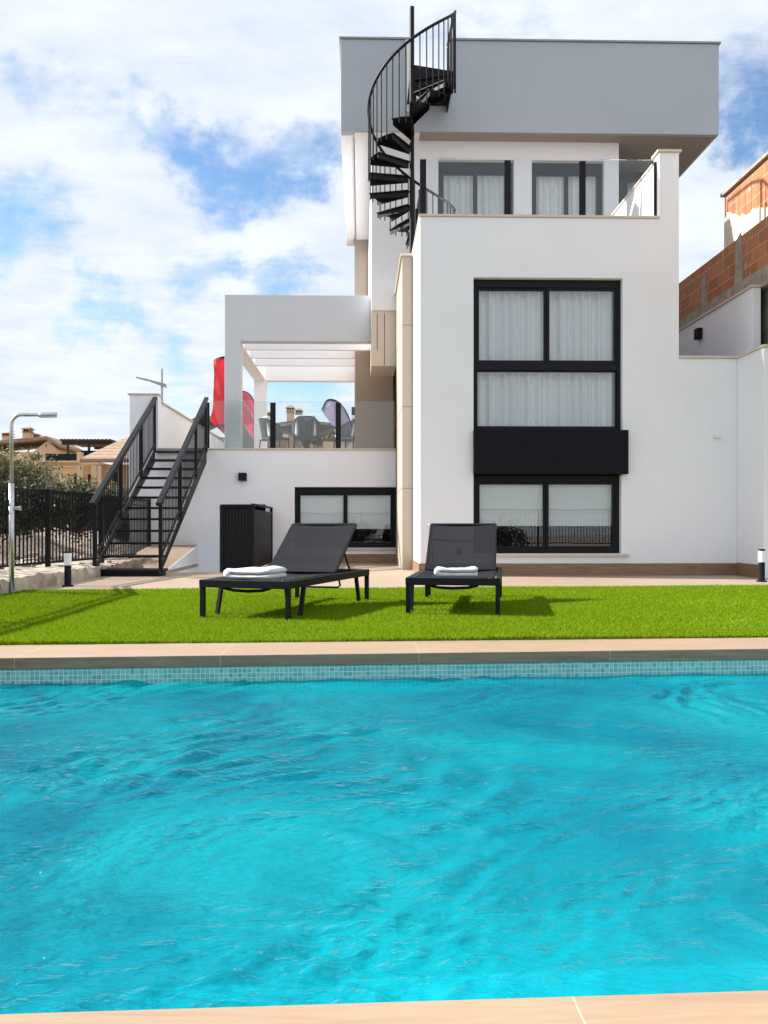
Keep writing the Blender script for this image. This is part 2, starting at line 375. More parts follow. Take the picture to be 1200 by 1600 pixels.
# ---------------------------------------------------------------- mesh helpers
def wpos(o):
    p = Vector((0, 0, 0))
    while o is not None: p = p + o.location; o = o.parent
    return p
class MB:
    def __init__(self): self.v = []; self.f = []
    def add(self, vs, fs):
        o = len(self.v); self.v += [tuple(p) for p in vs]; self.f += [tuple(i + o for i in f) for f in fs]; return self
    def box(self, x0, x1, y0, y1, z0, z1):
        return self.add([(x0, y0, z0), (x1, y0, z0), (x1, y1, z0), (x0, y1, z0), (x0, y0, z1), (x1, y0, z1), (x1, y1, z1), (x0, y1, z1)],
                        [(0, 3, 2, 1), (4, 5, 6, 7), (0, 1, 5, 4), (1, 2, 6, 5), (2, 3, 7, 6), (3, 0, 4, 7)])
    def hexa(self, lo, hi):          # two loops of equal length, bottom and top
        n = len(lo); return self.add(list(lo) + list(hi), [tuple(range(n))[::-1], tuple(range(n, 2 * n))] + [(i, (i + 1) % n, n + (i + 1) % n, n + i) for i in range(n)])
    def prism_z(self, poly, z0, z1): return self.hexa([(x, y, z0) for x, y in poly], [(x, y, z1) for x, y in poly])
    def prism_x(self, poly, x0, x1): return self.hexa([(x0, y, z) for y, z in poly], [(x1, y, z) for y, z in poly])
    def prism_y(self, poly, y0, y1): return self.hexa([(x, y0, z) for x, z in poly], [(x, y1, z) for x, z in poly])
    def bar(self, p, q, w, h, up=(0, 0, 1)):      # rectangular bar from p to q
        p, q = Vector(p), Vector(q); d = (q - p).normalized(); u = Vector(up)
        if abs(d.dot(u)) > .98: u = Vector((0, 1, 0))
        s = d.cross(u).normalized() * (w / 2); t_ = s.cross(d).normalized() * (h / 2)
        return self.hexa([p - s - t_, p + s - t_, p + s + t_, p - s + t_], [q - s - t_, q + s - t_, q + s + t_, q - s + t_])
    def tube(self, pts, r, n=8, cap=True):
        pts = [Vector(p) for p in pts]; rings = []
        rr = r if isinstance(r, (list, tuple)) else [r] * len(pts)
        up = None
        for i, p in enumerate(pts):
            a = pts[max(0, i - 1)]; b = pts[min(len(pts) - 1, i + 1)]; d = (b - a).normalized()
            if up is None:
                up = Vector((0, 0, 1)) if abs(d.z) < .9 else Vector((1, 0, 0))
            s = d.cross(up).normalized(); up2 = s.cross(d).normalized(); up = up2
            rings.append([p + (s * math.cos(2 * math.pi * k / n) + up2 * math.sin(2 * math.pi * k / n)) * rr[i] for k in range(n)])
        vs = [p for ring in rings for p in ring]; fs = []
        for i in range(len(pts) - 1):
            for k in range(n): fs.append((i * n + k, i * n + (k + 1) % n, (i + 1) * n + (k + 1) % n, (i + 1) * n + k))
        if cap: fs += [tuple(range(n))[::-1], tuple(range((len(pts) - 1) * n, len(pts) * n))]
        return self.add(vs, fs)
    def lathe(self, prof, c, n=24):
        x, y, z = c; vs = []; fs = []
        for r, h in prof: vs += [(x + r * math.cos(2 * math.pi * k / n), y + r * math.sin(2 * math.pi * k / n), z + h) for k in range(n)]
        for i in range(len(prof) - 1):
            for k in range(n): fs.append((i * n + k, i * n + (k + 1) % n, (i + 1) * n + (k + 1) % n, (i + 1) * n + k))
        fs += [tuple(range(n))[::-1], tuple(range((len(prof) - 1) * n, len(prof) * n))]
        return self.add(vs, fs)
    def wall(self, x0, x1, z0, z1, y0, y1, holes):    # slab in the XZ plane with openings; openings may reach the edge
        xs = sorted({x0, x1, *[c for h in holes for c in h[:2] if x0 < c < x1]}); zs = sorted({z0, z1, *[c for h in holes for c in h[2:] if z0 < c < z1]})
        nx, nz = len(xs) - 1, len(zs) - 1
        def solid(i, k):
            if not (0 <= i < nx and 0 <= k < nz): return False
            mx, mz = (xs[i] + xs[i + 1]) / 2, (zs[k] + zs[k + 1]) / 2
            return not any(h[0] < mx < h[1] and h[2] < mz < h[3] for h in holes)
        for i in range(nx):
            for k in range(nz):
                if not solid(i, k): continue
                a, b, c, d = xs[i], xs[i + 1], zs[k], zs[k + 1]
                self.add([(a, y0, c), (b, y0, c), (b, y0, d), (a, y0, d)], [(0, 1, 2, 3)])
                self.add([(a, y1, c), (b, y1, c), (b, y1, d), (a, y1, d)], [(3, 2, 1, 0)])
                if not solid(i - 1, k): self.add([(a, y0, c), (a, y0, d), (a, y1, d), (a, y1, c)], [(0, 1, 2, 3)])
                if not solid(i + 1, k): self.add([(b, y0, c), (b, y1, c), (b, y1, d), (b, y0, d)], [(0, 1, 2, 3)])
                if not solid(i, k - 1): self.add([(a, y0, c), (a, y1, c), (b, y1, c), (b, y0, c)], [(0, 1, 2, 3)])
                if not solid(i, k + 1): self.add([(a, y0, d), (b, y0, d), (b, y1, d), (a, y1, d)], [(0, 1, 2, 3)])
        return self
    def build(self, name, mat, parent=None, bevel=0.0, smooth=False, local=False, weld=True):
        me = bpy.data.meshes.new(name)
        off = Vector((0, 0, 0)) if local else wpos(parent)
        me.from_pydata([(x - off.x, y - off.y, z - off.z) for x, y, z in self.v], [], self.f)
        if weld:
            bm = bmesh.new(); bm.from_mesh(me); bmesh.ops.remove_doubles(bm, verts=bm.verts, dist=1e-5)
            bmesh.ops.recalc_face_normals(bm, faces=bm.faces); bm.to_mesh(me); bm.free()
        o = bpy.data.objects.new(name, me); COL.objects.link(o)
        me.materials.append(M[mat])
        if parent is not None: o.parent = parent
        if bevel:
            b = o.modifiers.new('bevel', 'BEVEL'); b.width = bevel; b.segments = 2; b.limit_method = 'ANGLE'; b.angle_limit = R(50)
        if smooth:
            for p in me.polygons: p.use_smooth = True
        return o
def tag(o, label=None, cat=None, group=None, kind=None):
    if label: o['label'] = label
    if cat: o['category'] = cat
    if group: o['group'] = group
    if kind: o['kind'] = kind
    return o
def thing(name, label, cat, loc, rz=0.0, group=None):
    o = bpy.data.objects.new(name, None); COL.objects.link(o); o.location = loc; o.rotation_euler = (0, 0, rz); o.empty_display_size = .2
    return tag(o, label, cat, group)
def copy_tree(o, parent=None):
    c = o.copy(); COL.objects.link(c); c.parent = parent
    for ch in list(o.children): copy_tree(ch, c)
    return c
def raw_mesh(name, verts, faces, mat, k):
    me = bpy.data.meshes.new(name); nv, nf = len(verts), len(faces)
    me.vertices.add(nv); me.vertices.foreach_set('co', np.asarray(verts, np.float32).ravel())
    me.loops.add(nf * k); me.loops.foreach_set('vertex_index', np.asarray(faces, np.int32).ravel())
    me.polygons.add(nf); me.polygons.foreach_set('loop_start', np.arange(0, nf * k, k, dtype=np.int32))
    me.update(calc_edges=True); me.validate()
    o = bpy.data.objects.new(name, me); COL.objects.link(o); me.materials.append(M[mat]); return o

# ================================================================ SETTING: ground, pool, paving, lawn
def P2(p): return (p.x, p.y)
# pool and lawn edges, surveyed; two lines, far edge and near edge, each widened beyond the frame
def line_at(a, b, X): return a.y + (b.y - a.y) * (X - a.x) / (b.x - a.x)
FA, FB = ground(0, 1028), ground(1200, 1013.5)              # far pool edge
GA, GB = ground(0, 1008), ground(1200, 996)                 # near lawn edge
LA, LB = ground(120, 923.4), ground(1150, 916.8)            # far lawn edge
NA, NB = ground(0, 1582), ground(1200, 1545)                # near pool edge
fe = lambda X: line_at(FA, FB, X); ge = lambda X: line_at(GA, GB, X); le = lambda X: line_at(LA, LB, X); ne = lambda X: line_at(NA, NB, X)
PX0, PX1 = -3.3, 4.6
KERB_X = -3.68
WL = -0.147                                                 # water level

tag(MB().add([(-400, -200, -1.9), (400, -200, -1.9), (400, 900, -1.9), (-400, 900, -1.9)], [(0, 1, 2, 3)]).build('ground', 'earth'), kind='structure')
# far strip of coping, near strip of coping and the ends
cop = MB()
cop.prism_z([(PX0 - .45, fe(PX0 - .45)), (PX1 + .45, fe(PX1 + .45)), (PX1 + .45, ge(PX1 + .45) + .02), (PX0 - .45, ge(PX0 - .45) + .02)], -.066, 0)
cop.prism_z([(PX0 - .45, -.35), (PX1 + .45, -.35), (PX1 + .45, ne(PX1 + .45)), (PX0 - .45, ne(PX0 - .45))], -.066, 0)
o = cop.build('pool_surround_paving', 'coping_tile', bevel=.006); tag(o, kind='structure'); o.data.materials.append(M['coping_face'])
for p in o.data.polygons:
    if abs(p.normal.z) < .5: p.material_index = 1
ends = MB()
ends.prism_z([(PX0 - .45, ne(PX0 - .45) + .002), (PX0, ne(PX0) + .002), (PX0, fe(PX0) - .002), (PX0 - .45, fe(PX0 - .45) - .002)], -.066, -.0005)
ends.prism_z([(PX1, ne(PX1) + .002), (PX1 + .45, ne(PX1 + .45) + .002), (PX1 + .45, fe(PX1 + .45) - .002), (PX1, fe(PX1) - .002)], -.066, -.0005)
tag(ends.build('pool_end_paving', 'coping_tile'), kind='structure')
# basin: mosaic band and liner
S = .012
def basin_wall(za, zb):
    m = MB(); q = [(PX0 - S, ne(PX0) - S), (PX1 + S, ne(PX1) - S), (PX1 + S, fe(PX1) + S), (PX0 - S, fe(PX0) + S)]
    for i in range(4):
        a, b = q[i], q[(i + 1) % 4]; m.add([(*a, za), (*b, za), (*b, zb), (*a, zb)], [(0, 1, 2, 3)])
    return m, q
m, q = basin_wall(-.20, -.067); tag(m.build('pool_mosaic_wall', 'mosaic'), kind='structure')
m, q = basin_wall(-1.5, -.20); tag(m.build('pool_basin_wall', 'pool_wall'), kind='structure')
tag(MB().add([(*p, -1.5) for p in q], [(0, 1, 2, 3)]).build('pool_basin_floor', 'pool_liner'), kind='structure')

def water_mesh():
    nx, ny = 640, 420
    xs = np.linspace(PX0 - S, PX1 + S, nx); tt = np.linspace(0, 1, ny)
    X, T = np.meshgrid(xs, tt)
    yn = NA.y + (NB.y - NA.y) * (X - NA.x) / (NB.x - NA.x) - S; yf = FA.y + (FB.y - FA.y) * (X - FA.x) / (FB.x - FA.x) + S
    Y = yn + (yf - yn) * T
    H = np.zeros_like(X); r2 = np.random.default_rng(5)
    def patch(lo, hi, n):
        g = np.zeros_like(X)
        for _ in range(n):
            lam = r2.uniform(lo, hi); a = r2.uniform(0, 2 * np.pi); k = 2 * np.pi / lam
            g += np.cos(k * (X * np.cos(a) + Y * np.sin(a)) + r2.uniform(0, 6.28))
        return g / math.sqrt(n / 2)
    WX = X + .10 * patch(.7, 1.6, 8); WY = Y + .10 * patch(.7, 1.6, 8)
    for band, (lo, hi, slope, n, spread) in enumerate([(.5, 1.0, .008, 10, 1.2), (.22, .5, .05, 14, 1.1), (.10, .22, .15, 20, 1.0), (.05, .10, .11, 24, 1.1)]):
        g = np.zeros_like(X)
        for _ in range(n):
            lam = r2.uniform(lo, hi); k = 2 * np.pi / lam; a = R(112) + r2.normal(0, spread * .5)
            g += (slope / k) * np.cos(k * (WX * np.cos(a) + WY * np.sin(a)) + r2.uniform(0, 6.28))
        g /= math.sqrt(n / 2)
        am = np.clip(.7 + .6 * patch(.6, 2.2, 12) + .35 * np.clip(-X / 2, -1, 1), .10, 2.2)
        H += g * am
    V = np.stack([X, Y, WL + H], -1).reshape(-1, 3)
    idx = np.arange(nx * ny).reshape(ny, nx)
    Fq = np.stack([idx[:-1, :-1], idx[:-1, 1:], idx[1:, 1:], idx[1:, :-1]], -1).reshape(-1, 4)
    o = raw_mesh('water', V, Fq, 'water', 4)
    o.data.polygons.foreach_set('use_smooth', np.ones(len(Fq), bool)); tag(o, kind='structure')
water_mesh()

# paving between lawn and house, with the stairwell left open
PIT = (-3.08, -1.76, 13.75, 17.0)
pav = MB()
def slab(poly, z=-.0): pav.prism_z(poly, z - .06, z)
YB = 26.0
slab([(-8, le(-8)), (PIT[0], le(PIT[0])), (PIT[0], YB), (-8, YB)])
slab([(PIT[0], le(PIT[0])), (PIT[1], le(PIT[1])), (PIT[1], PIT[2]), (PIT[0], PIT[2])])
slab([(PIT[1], le(PIT[1])), (9, le(9)), (9, YB), (PIT[1], YB)])
tag(pav.build('pavement', 'paving'), kind='structure')
pit = MB()
pit.add([(PIT[0], PIT[2], -1.2), (PIT[1], PIT[2], -1.2), (PIT[1], PIT[3], -1.2), (PIT[0], PIT[3], -1.2)], [(0, 1, 2, 3)])
for a, b in (((PIT[0], PIT[2]), (PIT[1], PIT[2])), ((PIT[1], PIT[2]), (PIT[1], PIT[3])), ((PIT[0], PIT[3]), (PIT[0], PIT[2]))):
    pit.add([(*a, -1.2), (*b, -1.2), (*b, -.06), (*a, -.06)], [(0, 1, 2, 3)])
tag(pit.build('stairwell_floor', 'white_plaster'), kind='structure')
# deck behind the camera and to the sides
dk = MB()
dk.prism_z([(-12, -4.2), (14, -4.2), (14, -.352), (-12, -.352)], -.07, -.006)
dk.prism_z([(PX1 + .452, -.35), (14, -.35), (14, ge(14)), (PX1 + .452, ge(PX1 + .452))], -.07, -.006)
dk.prism_z([(KERB_X, -.35), (PX0 - .452, -.35), (PX0 - .452, ge(PX0 - .452)), (KERB_X, ge(KERB_X))], -.07, -.006)
tag(dk.build('poolside_pavement', 'paving'), kind='structure')

# lawn
lx0, lx1 = KERB_X, 8.5
tag(MB().prism_z([(lx0, ge(lx0)), (lx1, ge(lx1)), (lx1, le(lx1)), (lx0, le(lx0))], -.05, .002).build('lawn', 'turf_backing'), kind='structure')
def lawn():
    n = 600000
    X = rng.uniform(lx0, 5.6, n); T = rng.uniform(0, 1, n) ** 1.25
    yn = np.array([ge(x) for x in (lx0, 5.6)]); yf = np.array([le(x) for x in (lx0, 5.6)])
    w = (X - lx0) / (5.6 - lx0); Yn = yn[0] + (yn[1] - yn[0]) * w + .004; Yf = yf[0] + (yf[1] - yf[0]) * w
    Y = Yn + (Yf - Yn) * T
    keep = (X / Y < .52) & (X / Y > -.50); X, Y = X[keep], Y[keep]; n = len(X)
    pt = np.sin(X * 2.1 + 1.3 * np.sin(Y * 1.7)) * np.sin(Y * 2.6 + .9 * np.sin(X * 3.1)); row = np.sin(Y * 2 * np.pi / .16)
    h = rng.uniform(.016, .034, n) * (1 + .16 * pt + .08 * row); a = rng.uniform(0, 2 * np.pi, n); wd = rng.uniform(.0012, .0024, n) * (.7 + .06 * Y)
    lean = rng.uniform(.1, .8, n) * h; la = rng.normal(-1.9, 1.1, n) + .8 * pt
    dx, dy = np.cos(a) * wd, np.sin(a) * wd
    tx, ty = X + np.cos(la) * lean, Y + np.sin(la) * lean
    mxx, myy = X + np.cos(la) * lean * .35, Y + np.sin(la) * lean * .35
    V = np.stack([np.stack([X - dx, Y - dy, np.zeros(n)], -1), np.stack([X + dx, Y + dy, np.zeros(n)], -1),
                  np.stack([mxx + dx * .8, myy + dy * .8, h * .6], -1), np.stack([tx, ty, h], -1), np.stack([mxx - dx * .8, myy - dy * .8, h * .6], -1)], 1).reshape(-1, 3)
    b = np.arange(n)[:, None] * 5
    o = raw_mesh('grass', V, b + np.arange(5)[None, :], 'grass', 5); tag(o, kind='stuff')
lawn()

# rough land beyond the fence, rising gently
def terrain():
    nx, ny = 90, 120
    xs = -3.75 - np.linspace(0, 1, nx) ** 1.6 * 120; ys = -6 + np.linspace(0, 1, ny) ** 1.5 * 160
    X, Y = np.meshgrid(xs, ys); r2 = np.random.default_rng(3)
    H = np.zeros_like(X)
    for _ in range(40):
        lam = r2.uniform(.8, 7); a = r2.uniform(0, 6.28); k = 6.283 / lam
        H += lam * .012 * np.cos(k * (X * np.cos(a) + Y * np.sin(a)) + r2.uniform(0, 6.28))
    D = -3.75 - X
    Z = .02 + np.clip((D - .7) * .07, 0, .45) + H * np.clip((D - .8) / 2, 0, 1)
    Z = np.where(D < .78, -.1, Z)
    V = np.stack([X, Y, Z], -1).reshape(-1, 3); idx = np.arange(nx * ny).reshape(ny, nx)
    Fq = np.stack([idx[:-1, :-1], idx[:-1, 1:], idx[1:, 1:], idx[1:, :-1]], -1).reshape(-1, 4)
    o = raw_mesh('terrain', V, Fq[:, ::-1], 'earth', 4); tag(o, kind='structure')
    o2 = MB().add([(-70, 24.5, 1.0), (60, 24.5, 1.0), (120, 160, 1.6), (-123, 160, 1.6)], [(0, 1, 2, 3)]).build('road', 'earth'); tag(o2, kind='structure')
terrain()

# ================================================================ VILLA
villa = thing('white_villa', 'white cubic villa with grey flat roof box, black framed windows and covered upper terrace', 'house', (2.5, 15, 0))
YT = 12.8                                     # front of the tall block
tx = lambda px: gx(px, YT); tz = lambda py, px=850: gz(py, gx(px, YT), YT)
TL, TR, TE, TP = tx(656), tx(1061), tx(1152), tx(1030)
Z1, Z2, Z3 = tz(340), tz(238, 1045), tz(560, 1110)
w1 = (tx(740), tx(973), tz(672), tz(434)); w2 = (tx(740), tx(971), tz(865), tz(742))
wl = MB().wall(TL, TE, 0, Z2, YT, YT + .24, [(*w1[:2], w2[3], w1[3]), w2, (TL, TP, Z1, Z2 + 1), (TR, TE, Z3, Z2 + 1)])
wl.build('wall', 'white_plaster', villa, .008)
# the flanks of the tall block
YS = 14.4
sl = MB(); sl.box(TL, TL + .24, YT + .241, YS + .3, 0, Z1 - .002); sl.build('wall', 'white_plaster', villa)
sr = MB(); sr.box(TP, TR - .001, YT + .241, 16.9, 0, tz(248, 1045)); sr.build('wall', 'white_plaster', villa)
fl = MB(); fl.box(TL + .241, TP - .001, YT + .241, 16.9, 4.6, 4.9); fl.build('terrace_floor', 'paving', villa)
# cappings
c0 = .035
MB().box(TL - .015, TP + .004, YT - .02, YT + .26, Z1 + .002, Z1 + c0).build('coping', 'coping_stone', villa, .004)
MB().box(TL - .015, TL + .26, YT + .262, YS + .3, Z1 + .002, Z1 + c0).build('coping', 'coping_stone', villa, .004)
MB().box(TP - .03, TR + .03, YT - .03, YT + .27, Z2 + .002, Z2 + c0).build('coping', 'coping_stone', villa, .004)
MB().box(TP - .02, TR + .02, YT + .272, 16.88, tz(248, 1045) + .002, tz(248, 1045) + c0).build('coping', 'coping_stone', villa, .004)
MB().box(TR + .002, TE + .0, YT - .025, YT + .27, Z3 + .002, Z3 + c0).build('coping', 'coping_stone', villa, .004)
# beige clad fin beside the block
FX0 = gx(628.5, YS)
ZF = gz(400, FX0, YS)
fn = MB(); fn.box(FX0, TL - .002, YS, 16.98, 0, ZF); fn.build('clad_column', 'beige_stone', villa, .006)
for zj in (ZF * .26, ZF * .52, ZF * .78): MB().box(FX0 - .002, TL - .001, YS - .002, 16.97, zj - .003, zj + .003).build('cladding_joint', 'rubber', villa)
cp = MB(); cp.box(FX0 - .03, TL - .018, YS - .03, 16.97, ZF + .002, ZF + c0); cp.build('coping', 'coping_stone', villa)

def window(parent, x0, x1, z0, z1, y, cols, bars=None, shade=None, depth=.14, fw=.055, rail=None, drop=.62, room=1.2, head=.0):
    """frame with sashes, panes, and a curtain or a roller blind, in a room of its own"""
    wroot = MB()
    yf = y + depth
    g = .004
    x0 += g; x1 -= g; z0 += g; z1 -= g
    wroot.box(x0, x0 + fw, yf, yf + .09, z0, z1); wroot.box(x1 - fw, x1, yf, yf + .09, z0, z1)
    wroot.box(x0 + fw, x1 - fw, yf + .001, yf + .089, z0, z0 + fw); wroot.box(x0 + fw, x1 - fw, yf + .001, yf + .089, z1 - fw - head, z1)
    w = wroot.build('window', 'black_frame', parent, .004)
    rows = [(z0 + fw, z1 - fw - head)]
    if rail:
        rz0, rz1 = rail
        rows = [(z0 + fw, rz0), (rz1, z1 - fw - head)]
        MB().box(x0 + fw, x1 - fw, yf + .002, yf + .088, rz0, rz1).build('transom', 'black_frame', w, .004)
    for ri, (a, b) in enumerate(rows):
        split = cols if (ri == len(rows) - 1) else 1
        xa, xb = x0 + fw, x1 - fw
        step = (xb - xa) / split
        for k in range(split):
            p0, p1 = xa + k * step, xa + (k + 1) * step
            s = .04 if split > 1 or not rail else .016
            yo = .012 if k % 2 else .03
            sm = MB(); sm.box(p0, p0 + s, yf + yo, yf + yo + .04, a, b); sm.box(p1 - s, p1, yf + yo, yf + yo + .04, a, b)
            sm.box(p0 + s, p1 - s, yf + yo + .001, yf + yo + .039, a, a + s); sm.box(p0 + s, p1 - s, yf + yo + .001, yf + yo + .039, b - s, b)
            sm.build('sash', 'black_frame', w, .003)
            MB().box(p0 + s, p1 - s, yf + yo + .018, yf + yo + .024, a + s, b - s).build('pane', 'window_glass', w)
    yc = yf + .16
    if shade == 'curtain':
        xs = np.linspace(x0, x1, 260); r2 = random.Random(int(abs(x0) * 1000))
        ph = 0; pts = []
        for i, x in enumerate(xs):
            ph += (xs[1] - xs[0]) * 2 * math.pi / (.135 + .035 * math.sin(i * .05 + x0))
            sn_ = math.sin(ph); pts.append((x, yc + .02 + .05 * math.copysign(abs(sn_) ** .8, sn_) + .025 * math.sin(ph * .37)))
        cm = MB(); n = len(pts)
        cm.add([(x, yy, z0) for x, yy in pts] + [(x, yc + (yy - yc) * .8, z1) for x, yy in pts], [(i, i + 1, n + i + 1, n + i) for i in range(n - 1)])
        cm.build('curtain', 'curtain', w, smooth=True)
    elif shade == 'blind':
        bm_ = MB(); xm = (x0 + x1) / 2
        for a, b in ((x0 + .06, xm - .012), (xm + .012, x1 - .06)):
            bm_.box(a, b, yc - .05, yc - .046, z1 - fw - head - (z1 - z0 - 2 * fw - head) * drop, z1 - .01)
            bm_.box(a, b, yc - .056, yc - .04, z1 - fw - head - (z1 - z0 - 2 * fw - head) * drop - .018, z1 - fw - head - (z1 - z0 - 2 * fw - head) * drop - .001)
        bm_.build('roller_blind', 'blind', w)
    rm = MB(); e = .35
    X0, X1, Z0_, Z1_, Ya, Yb = x0 - .004, x1 + .004, z0 - .1, z1 + .1, yf + .1, yf + room
    rm.add([(X0, Ya, Z0_), (X1, Ya, Z0_), (X1, Yb, Z0_), (X0, Yb, Z0_), (X0, Ya, Z1_), (X1, Ya, Z1_), (X1, Yb, Z1_), (X0, Yb, Z1_)],
           [(0, 1, 2, 3), (7, 6, 5, 4), (1, 5, 6, 2), (2, 6, 7, 3), (3, 7, 4, 0)])
    rm.build('room_lining', 'dark_interior', w)
    return w
zA = tz(672)
window(villa, w1[0], w1[1], zA, w1[3], YT, 2, shade='curtain', rail=(tz(577), tz(565)), fw=.05, depth=.10, head=.06)
window(villa, w2[0], w2[1], w2[2], w2[3], YT, 2, shade='blind', fw=.06, depth=.10, drop=.64, head=.03)
MB().box(tx(739.5), tx(979), YT - .10, YT + .10, tz(741), tz(672.5)).build('spandrel_panel', 'black_panel', villa, .004)
MB().box(tx(738), tx(982), YT - .05, YT + .1, w2[2] - .035, w2[2] - .002).build('window_sill', 'coping_stone', villa, .004)
# skirting tiles
sk = MB(); hs = .172
sk.box(TL - .012, TE - .014, YT - .014, YT - .001, .001, hs); sk.box(TL - .014, TL - .001, YT - .002, YS - .002, .001, hs)
sk.build('skirting', 'skirting', villa)
# small fittings on the front
hx, hz = tx(1120), tz(682, 1120)
MB().box(hx - .05, hx + .05, YT - .06, YT - .001, hz - .022, hz + .022).build('outdoor_socket', 'white_plastic', villa, .008)
tpx, tpz = tx(674), tz(823, 674)
tp = MB(); tp.tube([(tpx, YT, tpz), (tpx, YT - .07, tpz), (tpx + .015, YT - .09, tpz - .02), (tpx + .015, YT - .09, tpz - .06)], .012, 8)
tp.tube([(tpx - .045, YT - .06, tpz + .03), (tpx + .03, YT - .06, tpz + .03)], .006, 6); tp.build('garden_tap', 'steel', villa, smooth=True)

# glass balustrade on top of the tall block
br = MB(); gy = YT + .12
GT = gz(248, 2.5, gy)
rail1 = MB(); rail1.box(TL + .06, TP - .03, gy, gy + .012, Z1 + .06, GT); rail1.box(TL + .085, TL + .097, gy + .03, 15.0, Z1 + .06, GT); g1 = rail1.build('glass_railing', 'railing_glass', villa)
for px in (661, 793, 910, 1025):
    X = gx(px, gy); wp = .025 if px == 1025 else .045; MB().box(X - wp, X + wp, gy - .02, gy + .032, Z1 + .036, GT - .03).build('post', 'black_metal', g1, .004)
for yy in (14.1, 14.95): MB().box(TL + .065, TL + .117, yy - .04, yy + .04, Z1 + .036, GT - .03).build('post', 'black_metal', g1, .004)

# upper storey set back, with the stair hall hanging over the terrace
YU = 16.9
ux = lambda px: gx(px, YU); uz = lambda py, px=700: gz(py, gx(px, YU), YU)
YRF = 16.55
rx = lambda px: gx(px, YRF); rz = lambda py, px: gz(py, gx(px, YRF), YRF)
RB, RT = rz(206, 700), rz(63, 700)
UB = uz(485, 610)
d1 = (ux(685), ux(803), 4.9, uz(249)); d2 = (ux(831), ux(944), 4.9, uz(249))
UXL, UXR = ux(580), ux(967)
uw = MB().wall(UXL, UXR, UB, RB - .001, YU, YU + .25, [d1, d2]); uw.build('wall', 'white_plaster', villa, .006)
window(villa, *d1, YU, 2, shade='curtain', fw=.07, depth=.12, head=.12)
window(villa, *d2, YU, 2, shade='curtain', fw=.07, depth=.12, head=.12)
YR2 = 17.75
x3 = gx(1000, YR2)
d3 = (gx(975, YR2), gx(1016, YR2), 4.9, gz(271, x3, YR2))
MB().wall(UXR + .001, TR + .3, 0, RB - .002, YR2, YR2 + .25, [d3]).build('wall', 'white_plaster', villa)
window(villa, *d3, YR2, 1, shade='curtain', fw=.07, depth=.1)
YBK = 22.8
us = MB(); us.box(UXL, UXL + .24, YU + .251, YBK, UB + .001, RB - .002); us.box(UXL + .241, TL + 1.2, YU + .251, YBK, UB, UB + .2); us.box(UXR - .25, UXR, YU + .251, YR2 + .1, 0, RB - .003)
us.build('wall', 'white_plaster', villa)
PNZ = gz(572, gx(600, YU + .03), YU + .03)
sfx = MB(); sfx.box(UXL, FX0 - .002, YU + .03, YU + 1.2, PNZ, UB - .002); sf = sfx.build('clad_panel', 'cream_stone', villa, .004)
gr = MB()
for f in (.24, .53): gr.box(UXL + (FX0 - UXL) * f - .005, UXL + (FX0 - UXL) * f + .005, YU + .026, YU + .04, PNZ + .01 if f > .3 else PNZ + .3, UB - .05)
gr.build('groove', 'rubber', sf)
# rear walls
bw = MB(); BX0 = gx(554, YBK); bw.box(BX0, 6.5, YBK, YBK + .3, UB + .3, RB - .004); bw.build('wall', 'beige_stone', villa)
MB().box(BX0, 6.5, YBK, YBK + .3, 0, UB + .299).build('wall', 'brown_stone', villa)
PIERX0 = gx(554.5, 18.4); lamp_z = gz(642, PIERX0, 18.5)
MB().box(PIERX0 - .07, PIERX0 - .001, 18.5, 18.6, lamp_z - .08, lamp_z + .08).build('wall_lamp', 'black_metal', villa)

# roof box with its parapet, open where the spiral stair arrives
RX0, RX1 = rx(532.5), rx(1123.5)
op = (rx(640), rx(702), 8.98, RT + 1)
YRB = 23.4
rf = MB().wall(RX0, RX1, RB, RT, YRF, YRF + .2, [op])
rf.build('roof_parapet', 'grey_plaster', villa, .008)
rs = MB(); rs.box(RX0, RX0 + .2, YRF + .201, YRB, RB, RT - .001); rs.box(RX1 - .2, RX1, YRF + .201, YRB, RB, RT - .001); rs.box(RX0 + .201, RX1 - .201, YRB - .2, YRB, RB, RT - .001)
rs.build('roof_parapet', 'white_plaster', villa, .006)
rd = MB(); rd.box(RX0 + .201, RX1 - .201, YRF + .201, YRB - .201, RB + .02, RB + .62); rd.build('roof', 'white_plaster', villa)
MB().box(UXL + .9, RX1 - .05, YRF + .04, YRB - .25, RB - .02, RB + .018).build('soffit', 'shaded_soffit', villa)  # right part of the soffit, darkened in colour where little light bounces up
so = MB(); so.box(RX0 + .25, UXL + .898, YRF + .04, YRB - .25, RB - .02, RB + .018); so = so.build('soffit', 'white_plaster', villa)
MB().box(RX0 + .24, RX0 + .25, YRF + .3, YRB - .3, RB - .024, RB - .001).build('groove', 'rubber', so)
MB().box(RX0 - .03, op[0], YRF - .03, YRF + .23, RT + .002, RT + .032).build('coping', 'grey_metal', villa)
MB().box(op[1], RX1 + .03, YRF - .03, YRF + .23, RT + .002, RT + .032).build('coping', 'grey_metal', villa)
MB().box(RX0 - .03, RX0 + .23, YRF + .232, YRB + .03, RT + .001, RT + .031).build('coping', 'grey_metal', villa)
MB().box(RX1 - .23, RX1 + .03, YRF + .232, YRB + .03, RT + .001, RT + .031).build('coping', 'grey_metal', villa)
jb = MB(); jb.box(rx(633.5), rx(640) - .003, YRF - .05, YRF - .002, 8.35, RT - .02); jb.build('jamb_strip', 'white_plastic', villa, .01)  # white strip standing in for the sunlit parapet return at the opening

